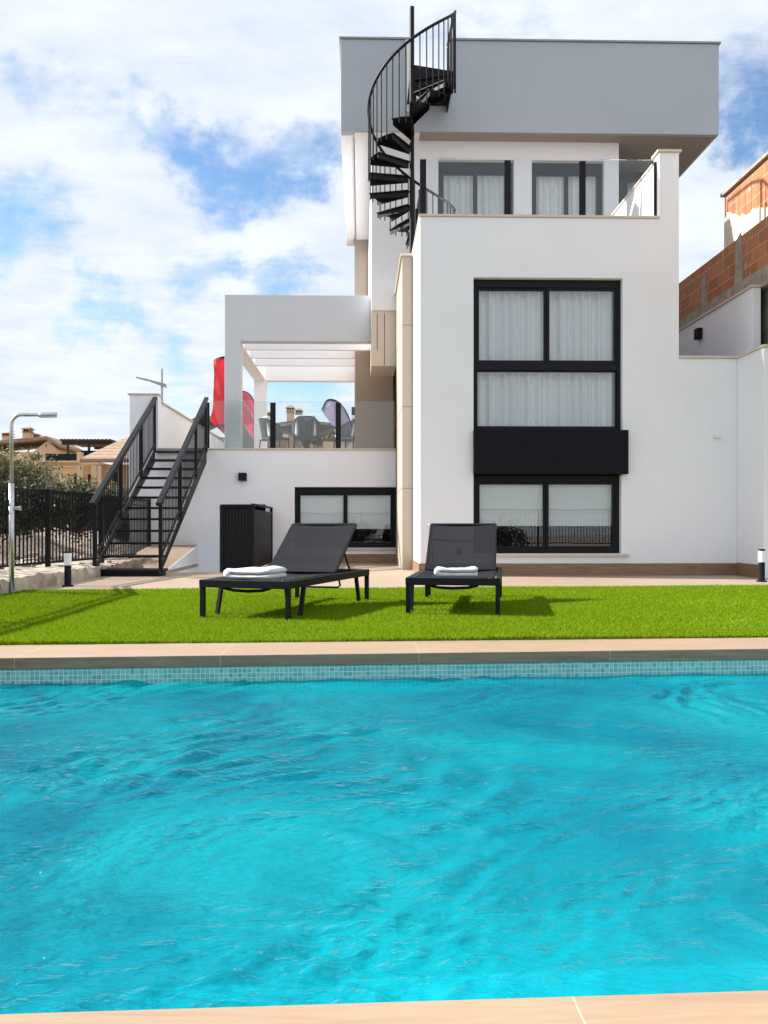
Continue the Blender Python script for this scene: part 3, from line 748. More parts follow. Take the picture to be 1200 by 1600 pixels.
# lower wall carrying the terrace
YW = 17.0
kx = lambda px: gx(px, YW); kz = lambda py, px=480: gz(py, gx(px, YW), YW)
TZ = kz(703)
WXL, WXB = kx(202), kx(247)
win = (kx(460), kx(619), kz(856), kz(761)); door = (kx(343), kx(415), -1.2, kz(788))
WT = kz(617, 220)
lw = MB().wall(WXL, FX0 - .001, -1.2, WT, YW, YW + .25, [win, door, (WXB, FX0 + 1, TZ, WT + 1)]); lw.build('wall', 'white_plaster', villa, .006)
window(villa, *win, YW, 2, shade='blind', fw=.06, depth=.10, drop=.68, head=.05)
MB().box(win[0] - .02, win[1] + .02, YW - .04, YW + .1, win[2] - .035, win[2] - .002).build('window_sill', 'coping_stone', villa)
MB().box(kx(432), FX0 - .002, YW - .014, YW - .001, .001, hs).build('skirting', 'skirting', villa)
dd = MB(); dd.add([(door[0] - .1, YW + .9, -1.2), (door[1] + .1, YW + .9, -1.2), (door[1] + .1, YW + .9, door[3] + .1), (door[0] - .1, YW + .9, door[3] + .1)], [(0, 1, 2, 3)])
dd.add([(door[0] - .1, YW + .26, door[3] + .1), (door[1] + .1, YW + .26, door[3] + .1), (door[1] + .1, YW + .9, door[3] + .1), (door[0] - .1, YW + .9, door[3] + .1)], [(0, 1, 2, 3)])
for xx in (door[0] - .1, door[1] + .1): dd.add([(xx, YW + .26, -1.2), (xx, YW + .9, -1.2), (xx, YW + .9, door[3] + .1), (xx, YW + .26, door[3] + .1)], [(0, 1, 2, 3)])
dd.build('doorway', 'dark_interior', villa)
lx, lz = kx(379.5), kz(745.5)
la = MB(); la.box(lx - .075, lx + .075, YW - .1, YW - .001, lz - .075, lz + .075); la.build('wall_lamp', 'black_metal', villa, .004)
YTB = 23.0
tf = MB(); tf.box(WXB + .002, FX0 + .4, YW + .251, YTB, TZ - .3, TZ - .06); tf.build('terrace_floor', 'paving', villa)
MB().box(WXB + .004, FX0 - .002, YW - .03, YW + .27, TZ + .002, TZ + .03).build('coping', 'coping_stone', villa, .003)
MB().box(WXL - .03, WXB + .02, YW - .03, YW + .27, WT + .002, WT + .03).build('coping', 'coping_stone', villa, .003)
# side wall of the terrace, running back
bwz = gz(632, gx(248, YW + .25), YW + .25)
sw = MB(); sw.box(WXB - .22, WXB - .001, YW + .251, 29, -.5, WT - .12); sw.build('wall', 'white_plaster', villa)
cp = MB(); cp.box(WXB - .25, WXB + .03, YW + .272, 29, WT - .118, WT - .09); cp.build('coping', 'coping_stone', villa)
# terrace glass
g2m = MB(); GZ = kz(626, 480)
g2m.box(kx(328), FX0 - .02, YW + .08, YW + .092, TZ + .05, GZ); g2 = g2m.build('glass_railing', 'railing_glass', villa)
for px in (426.5, 528.5, 323):
    X = gx(px, YW + .08); MB().box(X - .05, X + .05, YW + .055, YW + .117, TZ + .031, GZ - .03).build('post', 'black_metal', g2, .004)

# pergola over the terrace
YP = 17.2
qx = lambda px: gx(px, YP); qz = lambda py, px=460: gz(py, gx(px, YP), YP)
PZ0, PZ1 = qz(533), qz(461)
PXL = qx(351); PXR = UXL - .003
YPB = 21.9; PIERX = gx(554.5, 18.4)
pg = MB().wall(PXL, PXR, TZ - .05, PZ1, YP, YP + .28, [(qx(376), PXR + 1, TZ - 1, PZ0)])
pg = pg.build('pergola', 'pale_grey_plaster', villa, .006)
pb = MB(); pb.wall(PXL, PIERX - .003, TZ - .05, PZ0 + .36, YPB, YPB + .28, [(PXL + .29, PXR + 2, TZ - 1, PZ0)]); pb.build('rear_portal', 'white_plaster', pg)
ps = MB(); ps.box(PXL + .001, PXL + .28, YP + .281, YPB - .001, PZ0, PZ0 + .36); ps.build('side_beam', 'white_plaster', pg)
for i, yb in enumerate((18.05, 18.95, 19.85)):
    MB().box(PXL + .281, PXR + .02 if i < 1 else PIERX - .002, yb, yb + .1, PZ0 + .0, PZ0 + .155).build('beam', 'white_plaster', pg, .004)
MB().box(PIERX, FX0 - .002, 18.4, YBK - .002, TZ - .2, UB - .002).build('clad_pier', 'brown_stone', villa, .004)

# ================================================================ stairwell railing with gate, ramp
def bars_panel(mb, p, q, z0, z1, gap, w=.016, d=.016):
    p, q = Vector(p), Vector(q); n = max(2, int((q - p).length / gap)); 
    for i in range(1, n):
        c = p.lerp(q, i / n); mb.bar((c.x, c.y, z0), (c.x, c.y, z1), w, d)
guard = thing('stairwell_railing', 'black slatted metal railing round the sunken stairwell below the upper terrace', 'railing', (-1.72, 15.5, 0))
gxr = -1.70; gn = 14.1
ga = MB()
for y in np.arange(gn + .07, YW - .05, .052): ga.box(gxr - .006, gxr + .006, y - .021, y + .021, .05, .93)
ga.build('slat_panel', 'black_metal', guard)
gb = MB(); fx0 = gx(346, gn)
for x in np.arange(fx0 + .04, gxr - .04, .05): gb.box(x - .020, x + .020, gn - .006, gn + .006, -.05, .98)
gb.build('slat_panel', 'black_metal', guard)
for (x, y) in ((gxr, gn), (gxr, YW - .04)): MB().box(x - .025, x + .025, y - .025, y + .025, 0 if y > gn else -.05, 1.06).build('post', 'black_metal', guard)
MB().box(fx0 - .02, fx0 + .03, gn - .025, gn + .025, -.1, 1.02).build('post', 'black_metal', guard)
rl = MB(); rl.box(gxr - .024, gxr + .024, gn + .026, YW - .066, 1.03, 1.06); rl.box(gxr - .015, gxr + .015, gn + .026, YW - .066, .935, .965); rl.box(gxr - .015, gxr + .015, gn + .026, YW - .066, .02, .05)
rl.box(fx0 + .031, gxr - .026, gn - .02, gn + .02, 1.0, 1.03); rl.build('rail', 'black_metal', guard)

ramp = thing('tiled_ramp', 'low wood-tiled ramp with white flank under the black metal staircase', 'ramp', (-3.4, 15.6, 0))
rX0, rX1, rY0, rY1, rZ = -4.0, -3.095, 14.25, YW - .003, .345
MB().hexa([(rX0, rY0, 0.002), (rX1, rY0, 0.002), (rX1, rY1, 0.002), (rX0, rY1, 0.002)], [(rX0, rY0, .012), (rX1, rY0, .012), (rX1, rY1, rZ), (rX0, rY1, rZ)]).build('ramp_surface', 'paving', ramp)
MB().hexa([(rX1 + .001, rY0, -.9), (rX1 + .014, rY0, -.9), (rX1 + .014, rY1, -.9), (rX1 + .001, rY1, -.9)], [(rX1 + .001, rY0, .010), (rX1 + .014, rY0, .010), (rX1 + .014, rY1, rZ - .002), (rX1 + .001, rY1, rZ - .002)]).build('flank', 'white_plaster', ramp)

# ================================================================ straight metal staircase
def staircase():
    st = thing('metal_staircase', 'straight black metal staircase with open treads climbing to the upper terrace', 'staircase', (-3.3, 12.4, 0))
    yb, yt = 12.68, 16.92
    BL = Vector((gx(148, yb), yb, 0)); BR = Vector((gx(251, yb), yb, 0)); TLp = Vector((gx(241.5, yt), yt, 0)); TRp = Vector((gx(322, yt), yt, 0))
    n = 12; z0, z1 = .10, TZ - .03
    Lp = lambda f: BL.lerp(TLp, f); Rp = lambda f: BR.lerp(TRp, f); zf = lambda f: z0 + (z1 - z0) * f
    for i in range(n):
        f = i / (n - 1); a, b = Lp(f), Rp(f); z = zf(f)
        ext = .06 if i == 0 else .0
        a = a + Vector((.03 - ext, 0, 0)); b = b + Vector((-.03 + ext, 0, 0))
        m = MB(); dd_ = .30 if i else .40
        m.hexa([(a.x, a.y - .02, z - .035), (b.x, b.y - .02, z - .035), (b.x, b.y + dd_ - .05, z - .035), (a.x, a.y + dd_ - .05, z - .035)],
               [(a.x, a.y - .02, z), (b.x, b.y - .02, z), (b.x, b.y + dd_ - .05, z), (a.x, a.y + dd_ - .05, z)])
        if i == 0: m.box(a.x + .02, b.x - .02, a.y + .02, a.y + .3, 0.002, z - .036)
        m.build('tread', 'black_metal', st, .004)
    for S_, sgn in ((Lp, -1), (Rp, 1)):
        p, q = S_(0), S_(1)
        e = (q - p)
        sg = MB(); lo, hi = S_(-.03), S_(1.0)
        off = Vector((.012 * sgn, 0, 0))
        pr = []
        for (pt, dz) in ((lo, -.02), (hi, -.02)):
            pr.append((pt, zf(-.03) if pt is lo else z1))
        (pa, za), (pb_, zb) = pr
        sg.hexa([(pa.x - .012, pa.y, max(.005, za - .17)), (pa.x + .012, pa.y, max(.005, za - .17)), (pb_.x + .012, pb_.y, zb - .22), (pb_.x - .012, pb_.y, zb - .22)],
                [(pa.x - .012, pa.y, za + .03), (pa.x + .012, pa.y, za + .03), (pb_.x + .012, pb_.y, zb + .03), (pb_.x - .012, pb_.y, zb + .03)])
        sg.build('stringer', 'black_metal', st)
        RH = .98
        hr = MB(); a, b = S_(-.035), S_(1.015)
        hr.bar((a.x, a.y, zf(-.035) + RH), (b.x, b.y, zf(1.015) + RH - .01), .075, .05)
        hr.build('handrail', 'black_metal', st, .004)
        lr = MB(); lr.bar((p.x, p.y, zf(0) + .16), (q.x, q.y, zf(1) + .12), .03, .025); lr.bar((p.x, p.y, zf(0) + RH - .09), (q.x, q.y, zf(1) + RH - .09), .03, .02); lr.build('rail', 'black_metal', st)
        for f in (0, .36, .72, 1):
            c = S_(f); zb_ = zf(f) - (.03 if f else .0)
            MB().bar((c.x, c.y, zb_), (c.x, c.y, zf(f) + RH - .02), .05, .05).build('post', 'black_metal', st)
        nb = 38
        for i in range(1, nb):
            f = i / nb
            if min(abs(f - g) for g in (0, .36, .72, 1)) < .012: continue
            c = S_(f); MB().bar((c.x, c.y, zf(f) + .14), (c.x, c.y, zf(f) + RH - .02), .012, .012).build('baluster', 'black_metal', st)
staircase()

# ================================================================ spiral staircase
def spiral():
    cy = 15.2; cx = gx(643.5, cy); rad = .735; rise = .232; Z5 = gz(276, cx, cy); step = 24.5
    sp = thing('spiral_staircase', 'black metal spiral staircase winding from the roof terrace below to the flat roof', 'staircase', (cx, cy, 4.9))
    MB().tube([(cx, cy, 4.905), (cx, cy, gz(11, cx, cy))], .041, 20).build('centre_pole', 'black_metal', sp, smooth=False)
    zt = lambda i: Z5 + (i - 5) * rise
    an = lambda i: R(180 + (i - 5) * step)
    for i in range(-2, 13):
        a0, a1 = an(i - .56), an(i + .56); z = zt(i)
        am = (a0 + a1) / 2
        pts = []
        for k in range(5):
            a = a0 + (a1 - a0) * k / 4; pts.append((cx + rad * math.cos(a), cy + rad * math.sin(a)))
        s = Vector((-math.sin(am), math.cos(am)))
        inner = [(cx + .05 * math.cos(am) + s.x * .06, cy + .05 * math.sin(am) + s.y * .06), (cx + .05 * math.cos(am) - s.x * .06, cy + .05 * math.sin(am) - s.y * .06)]
        poly = pts + inner
        m = MB(); m.prism_z(poly, z - .012, z)
        # folded front and rear flanges under the tread
        for aa, dep in ((a0 + .03, .095), (a1 - .03, .085)):
            m.bar((cx + .06 * math.cos(am), cy + .06 * math.sin(am), z - .013 - dep / 2), (cx + (rad - .01) * math.cos(aa), cy + (rad - .01) * math.sin(aa), z - .013 - dep / 2), .006, dep)
        m.build('tread', 'black_metal', sp)
    # landing reaching the roof
    lz = zt(13)
    m = MB(); m.prism_z([(cx - .02, cy - .1), (cx + rad, cy + .12), (cx + rad, YRF - .004), (cx - .02, YRF - .004)], lz - .02, lz); m.box(cx + rad - .02, cx + rad, cy + .15, YRF - .004, lz - .14, lz - .021); m.build('landing', 'black_metal', sp)
    m = MB(); m.box(op[0] + .005, op[1] - .005, YRF - .02, YRF + .21, 8.9, 8.985); m.box(op[0] + .004, op[1] - .004, YRF - .02, YRF - .006, lz + .001, 8.899); m.build('threshold', 'black_metal', sp)
    # handrail, balusters
    RH = 1.12; iv = np.linspace(-2.2, 12.2, 120)
    hp = [(cx + rad * math.cos(an(i)), cy + rad * math.sin(an(i)), zt(i) + RH) for i in iv]
    hp += [(cx + rad, cy + .35, hp[-1][2] + .1), (cx + rad, YRF - .05, hp[-1][2] + .14)]
    MB().tube(hp, .024, 8).build('handrail', 'black_metal', sp, smooth=True)
    k = 0
    for i in np.arange(-2.2, 12.3, .36):
        low = zt(math.floor(i + .56)) if True else 0
        c, s_ = math.cos(an(i)) * rad, math.sin(an(i)) * rad
        MB().tube([(cx + c, cy + s_, zt(round(i)) - (.09 if abs(i - round(i)) < .3 else .02)), (cx + c, cy + s_, zt(i) + RH)], .011, 6).build('baluster', 'black_metal', sp)
    for yy in (cy + .1, cy + .34, cy + .58, cy + .82, cy + 1.06, YRF - .06):
        MB().tube([(cx + rad, yy, lz - .1), (cx + rad, yy, hp[-1][2] - .05)], .0085 if yy < YRF - .1 else .02, 6).build('baluster', 'black_metal', sp)
    MB().bar((cx + rad + .0, cy + .0, lz - .42), (cx + rad, cy, zt(12.2) + RH), .03, .05).build('newel_post', 'black_metal', sp)
spiral()

# ================================================================ loungers, towels
def make_lounger():
    root = thing('sun_lounger', 'x', 'sun lounger', (0, 0, 0))
    W, Ln, H, fh = .75, 1.93, .30, .06      # local: x across, y from foot (0) to head
    m = MB()
    m.box(-W / 2, W / 2, 0, .05, H - fh, H); m.box(-W / 2, W / 2, Ln - .05, Ln, H - fh, H)
    m.box(-W / 2, -W / 2 + .035, .051, Ln - .051, H - fh, H); m.box(W / 2 - .035, W / 2, .051, Ln - .051, H - fh, H)
    m.build('frame', 'black_metal', root, .005)
    inner = W / 2 - .06
    b = MB()
    for s in (-1, 1): b.box(s * inner - .016, s * inner + .016, .055, 1.15, H - .012, H + .004)
    b.build('seat_rail', 'black_metal', root, .003)
    # sagging seat fabric
    def sheet(L0, L1, sag, off=0):
        nx, ny = 14, 20; vs = []; fs = []
        for j in range(ny + 1):
            for i in range(nx + 1):
                u, v = i / nx, j / ny
                vs.append((-inner + 2 * inner * u, L0 + (L1 - L0) * v, H + .003 - sag * math.sin(math.pi * u) * (.55 + .45 * math.sin(math.pi * v))))
        for j in range(ny):
            for i in range(nx): a = j * (nx + 1) + i; fs.append((a, a + 1, a + nx + 2, a + nx + 1))
        return vs, fs
    vs, fs = sheet(.052, 1.15, .03); MB().add(vs, fs).build('seat', 'textilene', root, smooth=True)
    # curved brace under the foot end
    br_ = MB(); br_.tube([(-.2, .05, H - fh - .0), (-.12, .06, H - fh - .02), (0, .065, H - fh - .027), (.12, .06, H - fh - .02), (.2, .05, H - fh)], .012, 8); br_.build('brace', 'black_metal', root, smooth=True)
    # backrest
    hy = 1.15; ang = R(36.5); bl = .69; cs, sn = math.cos(ang), math.sin(ang)
    def bk(x, l, dz=0): return (x, hy + l * cs - dz * sn, H + .008 + l * sn + dz * cs)
    bf = MB()
    for s in (-1, 1): bf.bar(bk(s * (inner - .004), 0), bk(s * (inner - .004), bl), .028, .02, (0, -sn, cs))
    bf.bar(bk(-inner, bl), bk(inner, bl), .02, .026, (0, -sn, cs)); bf.bar(bk(-inner, .0), bk(inner, .0), .02, .02, (0, -sn, cs))
    pts = [bk(-inner + .01 + (2 * inner - .02) * k / 12, bl * .73 - .04 * math.sin(math.pi * k / 12), -.03) for k in range(13)]
    bf.tube(pts, .009, 8); bf.build('backrest_frame', 'black_metal', root)
    nx, ny = 12, 16; vs = []; fs = []
    for j in range(ny + 1):
        for i in range(nx + 1):
            u, v = i / nx, j / ny
            vs.append(bk(-inner + 2 * inner * u, .0 + bl * v, .012 - .012 * math.sin(math.pi * u)))
    for j in range(ny):
        for i in range(nx): a = j * (nx + 1) + i; fs.append((a, a + 1, a + nx + 2, a + nx + 1))
    MB().add(vs, fs).build('backrest', 'textilene', root, smooth=True)
    kp = bk(-.03, bl * .46, -.06); k2 = bk(-.03, bl * .46, -.02)
    MB().tube([kp, k2], .03, 14).build('knob', 'black_metal', root)
    # strut holding the backrest
    ss = MB()
    for s in (-1, 1): ss.bar(bk(s * (inner - .03), bl * .5, -.02), (s * (inner - .03), 1.66, H - .04), .012, .018)
    ss.tube([(-inner + .03, 1.30, H - .02), (-inner + .03, 1.36, H - .12), (-inner + .06, 1.38, H - .14), (inner - .06, 1.38, H - .14), (inner - .03, 1.36, H - .12), (inner - .03, 1.30, H - .02)], .009, 8)
    ss.build('support_strut', 'black_metal', root)
    # four U-shaped leg pairs: upright, floor runner, slanted leg
    for s in (-1, 1):
        for e, dr in ((.025, 1), (Ln - .025, -1)):
            l = MB(); x = s * (W / 2 - .02)
            l.bar((x, e, 0), (x, e, H - fh), .036, .036)
            l.bar((x, e + dr * .23, 0.005), (x, e + dr * .31, H - fh), .030, .036)
            l.box(x - .018, x + .018, min(e, e + dr * .25), max(e, e + dr * .25), .0, .008)
            l.build('leg', 'black_metal', root, .003)
    return root
lg = make_lounger()
fl_, fr_ = ground(632, 962.5), ground(783, 964.5)
lg.location = ((fl_ + fr_) / 2); lg.location.z = 0.006
lg.rotation_euler.z = math.atan2((ground(785.5, 935.5) - fr_).y, (ground(785.5, 935.5) - fr_).x) - R(90) 
tag(lg, 'black lounger square to the house, nearer the big windows, with a flat folded towel', None, 'sun loungers on the lawn')
lg2 = copy_tree(lg)
a1, a2, a3 = ground(313, 968.5), ground(449, 972), ground(579, 938)
lg2.location = (a1 + a2) / 2; lg2.location.z = .006
lg2.rotation_euler.z = math.atan2((a3 - a2).y, (a3 - a2).x) - R(90)
tag(lg2, 'black lounger turned at an angle on the lawn, below the upper terrace')

def towel(label, lounger, lx_, ly, w, d, h, rot, seed, folds):
    t_ = thing('folded_towel', label, 'towel', (0, 0, 0), 0, 'towels on the loungers')
    mw = Matrix.Translation(lounger.location) @ Matrix.Rotation(lounger.rotation_euler.z, 4, 'Z')
    t_.location = mw @ Vector((lx_, ly, .300)); t_.rotation_euler.z = lounger.rotation_euler.z + rot
    r2 = np.random.default_rng(seed); ph = r2.uniform(0, 6, 6)
    def ribbon(x0, x1, za, lay, dd_, open_left):
        # one length of cloth folded over itself: outline of a U lying on its side
        g = lay * .035; n = 14; ol = []
        r = lay - g
        if open_left: x0, x1 = -x0, -x1
        sg = 1 if x1 > x0 else -1
        fold = x0 + sg * lay
        top = [(fold + (x1 - fold) * u, za + 2 * lay) for u in np.linspace(0.06, .96, 16)]
        end1 = [(x1 + sg * lay * .25, za + 1.75 * lay), (x1 + sg * lay * .3, za + 1.4 * lay), (x1 + sg * lay * .1, za + lay + g)]
        inn = [(fold + (x1 - fold) * u, za + lay + g) for u in np.linspace(.94, .1, 10)] + [(fold - sg * lay * .05, za + lay)] + [(fold + (x1 - fold) * u, za + lay - g) for u in np.linspace(.1, .94, 10)]
        end2 = [(x1 + sg * lay * .1, za + lay - g), (x1 + sg * lay * .22, za + .6 * lay), (x1 + sg * lay * .15, za + .2 * lay)]
        bot = [(fold + (x1 - fold) * u, za) for u in np.linspace(.97, .04, 16)]
        arc = [(fold - sg * lay * math.sin(math.pi * k / n), za + lay - lay * math.cos(math.pi * k / n)) for k in range(n + 1)]
        ol = arc + top + end1 + inn + end2 + bot
        m = len(ol); ny = 22; vs = []; fs = []
        for j in range(ny + 1):
            v = j / ny; e = min(1.0, (1 - abs(2 * v - 1)) * 7) ** .5
            y = (v - .5) * dd_
            for (x, z) in ol:
                zc = za + (1.5 * lay if z > za + lay else .5 * lay)
                zz = zc + (z - zc) * (.35 + .65 * e)
                zz += .0035 * math.sin(13 * x + ph[0] + 6 * y) * (z - za) / lay + .002 * math.sin(34 * x + ph[1] + 15 * y) * (z - za) / lay + .003 * math.sin(17 * y + ph[2]) * (z - za) / lay
                xx = x + .004 * math.sin(16 * y + ph[3]) + .003 * math.sin(41 * y + ph[4])
                vs.append((xx, y * (1 - .03 * (z - za) / (2 * lay)), max(.001, zz)))
        for j in range(ny):
            for i in range(m): fs.append((j * m + i, j * m + (i + 1) % m, (j + 1) * m + (i + 1) % m, (j + 1) * m + i))
        fs += [tuple(range(m))[::-1], tuple(range(ny * m, (ny + 1) * m))]
        return vs, fs
    vs, fs = ribbon(-w / 2, w / 2 - .02, 0, h / 2, d, False)
    MB().add(vs, fs).build('folded_cloth', 'towel', t_, smooth=True, local=True)
towel('thick white folded towel on the foot of the angled lounger', lg2, -.02, .27, .42, .27, .08, R(-4), 4, 2)
towel('thin flat white towel on the lounger before the big windows', lg, .02, .24, .36, .24, .072, R(2), 9, 2)

# ================================================================ bollard lamps, shower
def bollard(px, py, label):
    p = ground(px, py); b = thing('bollard_light', label, 'bollard light', p, 0, 'bollard lights at the edge of the paving')
    MB().lathe([(.065, 0), (.065, .018), (.04, .022)], p).build('base', 'black_metal', b)
    MB().lathe([(.04, .023), (.04, .25)], p).build('post', 'black_metal', b, smooth=False)
    MB().lathe([(.042, .251), (.042, .395)], p).build('diffuser', 'opal', b)
    MB().lathe([(.044, .396), (.044, .412), (.02, .42)], p).build('cap', 'black_metal', b)
bollard(106, 916.5, 'short black bollard with white diffuser beside the stone kerb, by the staircase')
bollard(1190, 909, 'short black bollard with white diffuser in front of the white boundary wall')
def shower():
    p = ground(18, 928.5); X, Y = p.x, p.y
    s = thing('outdoor_shower', 'chrome outdoor shower column with bent arm beside the stone kerb', 'shower', p)
    z = lambda py: gz(py, X, Y)
    MB().tube([(X, Y, .01), (X, Y, z(755))], .026, 16).build('column', 'steel', s, smooth=True)
    pts = [(X, Y, z(756)), (X, Y, z(664))]; R_ = .10
    for k in range(1, 9):
        a = k / 8 * math.pi / 2; pts.append((X + R_ * (1 - math.cos(a)), Y, z(664) + (z(648) - z(664)) * math.sin(a)))
    hx_ = gx(60, Y); pts.append((hx_, Y, z(648)))
    MB().tube(pts, .019, 14).build('arm', 'steel', s, smooth=True)
    MB().tube([(hx_ - .0, Y, z(648.5)), (hx_ + .03, Y, z(648.5)), (gx(88, Y), Y, z(648))], [.02, .029, .029], 16).build('shower_head', 'steel', s, smooth=False)
    v = MB(); v.tube([(X + .02, Y, z(794)), (gx(31, Y), Y, z(794))], [.014, .022], 14); v.tube([(gx(31, Y), Y, z(794)), (gx(31, Y) + .012, Y, z(794))], .025, 14); v.build('valve', 'steel', s)
    t_ = MB(); t_.tube([(X + .02, Y, z(877)), (gx(29, Y), Y, z(877)), (gx(30, Y), Y, z(881))], .011, 10); t_.build('foot_tap', 'steel', s, smooth=True)
    MB().lathe([(.075, 0.002), (.075, .012)], (X, Y, 0)).build('base_plate', 'steel', s)
shower()

# ================================================================ kerb, fences
def rough_block(mb, x0, x1, y0, y1, z0, z1, r2, nseg=14):
    xs = np.linspace(x0, x1, 5); ys = np.linspace(y0, y1, nseg)
    top = [[(x + r2.normal(0, .012), y + r2.normal(0, .01), z1 + r2.normal(0, .014)) for x in xs] for y in ys]
    n = len(xs)
    vs = [p for row in top for p in row]; fs = []
    for j in range(nseg - 1):
        for i in range(n - 1): a = j * n + i; fs.append((a, a + 1, a + n + 1, a + n))
    o = len(vs); mid = [(x1 + .018 + r2.normal(0, .014), ys[j], z1 * .5 + r2.normal(0, .01)) for j in range(nseg)]; bot = [(x1 + .005, ys[j], z0) for j in range(nseg)]
    vs += mid; o2 = len(vs); vs += bot; o3 = len(vs); vs += [(x0, ys[j], z0) for j in range(nseg)]
    for j in range(nseg - 1):
        a = j * n + n - 1; fs += [(a, o + j, o + j + 1, a + n), (o + j, o2 + j, o2 + j + 1, o + j + 1), (j * n, (j + 1) * n, o3 + j + 1, o3 + j)]
    fs += [tuple([i for i in range(n)] + [o, o2, o3])[::-1], tuple([(nseg - 1) * n + i for i in range(n)] + [o + nseg - 1, o2 + nseg - 1, o3 + nseg - 1])]
    mb.add(vs, fs)
kerb = thing('stone_kerb_wall', 'low rough pale stone wall under the black fence, along the lawn edge', 'stone wall', (KERB_X - .35, 9, 0))
r2 = np.random.default_rng(21); y = 2.0
while y < 16.8:
    L_ = float(r2.uniform(.9, 1.7)); y2 = min(y + L_, 16.95)
    m = MB(); rough_block(m, KERB_X - .85, KERB_X, y, y2 - .012, -.3, .13 + r2.uniform(-.01, .03), r2); m.build('kerb_stone', 'stone_kerb', kerb, smooth=False)
    y = y2

def fence(label, nodes, z0, z1, posts, gap=.095):
    f_ = thing('metal_fence', label, 'fence', (*nodes[len(nodes) // 2], 0))
    pm, rm = MB(), MB()
    for a, b in zip(nodes[:-1], nodes[1:]):
        bars_panel(pm, (*a, 0), (*b, 0), z0 + .03, z1 - .02, gap, .016, .022)
        for z, h in ((z0 + .02, .03), (z1 - .012, .045), (z1 - .11, .02)): rm.bar((*a, z), (*b, z), .04, h)
    pm.build('bar_panel', 'black_metal', f_, weld=False); rm.build('rail', 'black_metal', f_)
    for (x, y) in posts: MB().box(x - .03, x + .03, y - .03, y + .03, z0 - .22, z1 + .02).build('post', 'black_metal', f_)
fn_ = [(-4.0, 1.5), (-4.0, 9.6), (-4.5, 11.1), (-4.05, 14.1), (-3.98, 16.9)]
pp = [(-4.0, 1.5), (-4.0, 4.2), (-4.0, 6.9), (-4.0, 9.6), (-4.5, 11.1), (gx(75, 12.25), 12.25), (-4.05, 14.1), (-3.98, 16.9)]
fence('black bar fence on the stone kerb between the shower and the staircase', fn_, .19, 1.19, pp)
fence('black bar fence closing the deck behind the pool', [(-8, -3.6), (0, -3.6), (3.4, -3.2), (8, -2.6)], .12, 1.22, [(-8, -3.6), (-5.3, -3.6), (-2.6, -3.6), (0, -3.6), (3.4, -3.2), (5.7, -2.9), (8, -2.6)])

# ================================================================ right-hand boundary
bwl = thing('boundary_wall', 'white rendered boundary wall with cream coping stepping up beside the villa', 'wall', (5.6, 13, 0))
X0 = TE; yN = 11.95
MB().box(X0 + .001, X0 + .16, yN, YT + .239, 0, Z3 - .004).build('wall', 'white_plaster', bwl, .006)
MB().box(X0 - .02, X0 + .19, yN - .03, YT + .24, Z3 - .002, Z3 + .031).build('coping', 'coping_stone', bwl, .003)
MB().box(X0 - .012, X0 + .0, yN, YT - .016, .002, hs + .01).build('skirting', 'skirting', bwl)
yH = 12.84; XH = gx(1175, yH); ZH = gz(449, XH, yH)
MB().box(XH, XH + .13, yH, 16.5, 0, ZH).build('wall', 'white_plaster', bwl, .006)
MB().box(XH - .025, XH + .15, yH - .03, 16.5, ZH + .002, ZH + .033).build('coping', 'coping_stone', bwl, .003)
MB().box(TR - .3, XH - .001, 17.2, 17.4, 0, 4.0).build('wall', 'white_plaster', bwl)
ylp = XH / (((1100 - CX) / F) + SA); zlp = gz(522, XH, ylp)
MB().box(XH - .09, XH - .001, ylp - .08, ylp + .08, zlp - .09, zlp + .09).build('wall_lamp', 'black_metal', bwl, .004)

blk = thing('concrete_block_wall', 'bare grey concrete block wall at the right edge', 'wall', (6.2, 12.2, 0))
MB().box(X0 + .17, 9, yN + .02, yN + .22, 0, Z3 + .0).build('block_courses', 'concrete_block', blk)
MB().box(X0 + .165, 9, yN + .004, yN + .018, gz(700, 5.6, yN), gz(668, 5.6, yN)).build('mortar_patch', 'white_plaster', blk)
MB().box(X0 + .2, 9, yN - .01, yN + .24, Z3 + .002, Z3 + .03).build('coping', 'coping_stone', blk)

brk = thing('unfinished_brick_house', 'unfinished orange brick house with concrete bands beyond the boundary wall', 'house', (8, 16, 0))
XB = 5.80
zb = lambda px, py: gz(py, XB, XB / ((px - CX) / F + SA))
ZBT = (zb(1062, 445) + zb(1199, 343)) / 2; ZBB = (zb(1062, 505) + zb(1180, 428)) / 2
MB().box(XB, XB + .25, 9.5, 24, ZBB, ZBT).build('wall', 'brick', brk)
MB().box(XB - .012, XB + .25, 9.5, 24, ZBB - .28, ZBB - .002).build('concrete_band', 'concrete', brk)
MB().box(XB + .1, XB + .25, 12.3, 24, 0, ZBB - .281).build('wall', 'concrete_block', brk)
for i, yy in enumerate((13.6, 15.0, 17.2, 19.5)):
    m = MB(); h_ = (.75, .5, .6, .5)[i]
    m.hexa([(XB - .012, yy - .13, ZBB), (XB - .002, yy - .13, ZBB), (XB - .002, yy + .15, ZBB), (XB - .012, yy + .15, ZBB)], [(XB - .012, yy - .07, ZBB + h_), (XB - .002, yy - .07, ZBB + h_), (XB - .002, yy + .11, ZBB + h_ * .9), (XB - .012, yy + .11, ZBB + h_ * .9)])
    m.build('mortar_patch', 'concrete', brk)
XU = 6.32; yUe = XU / ((1138 - CX) / F + SA); ZU = gz(307, XU, yUe)
MB().box(XU, XU + 4, 10.5, yUe, ZBT - .35, ZU).build('wall', 'brick', brk)
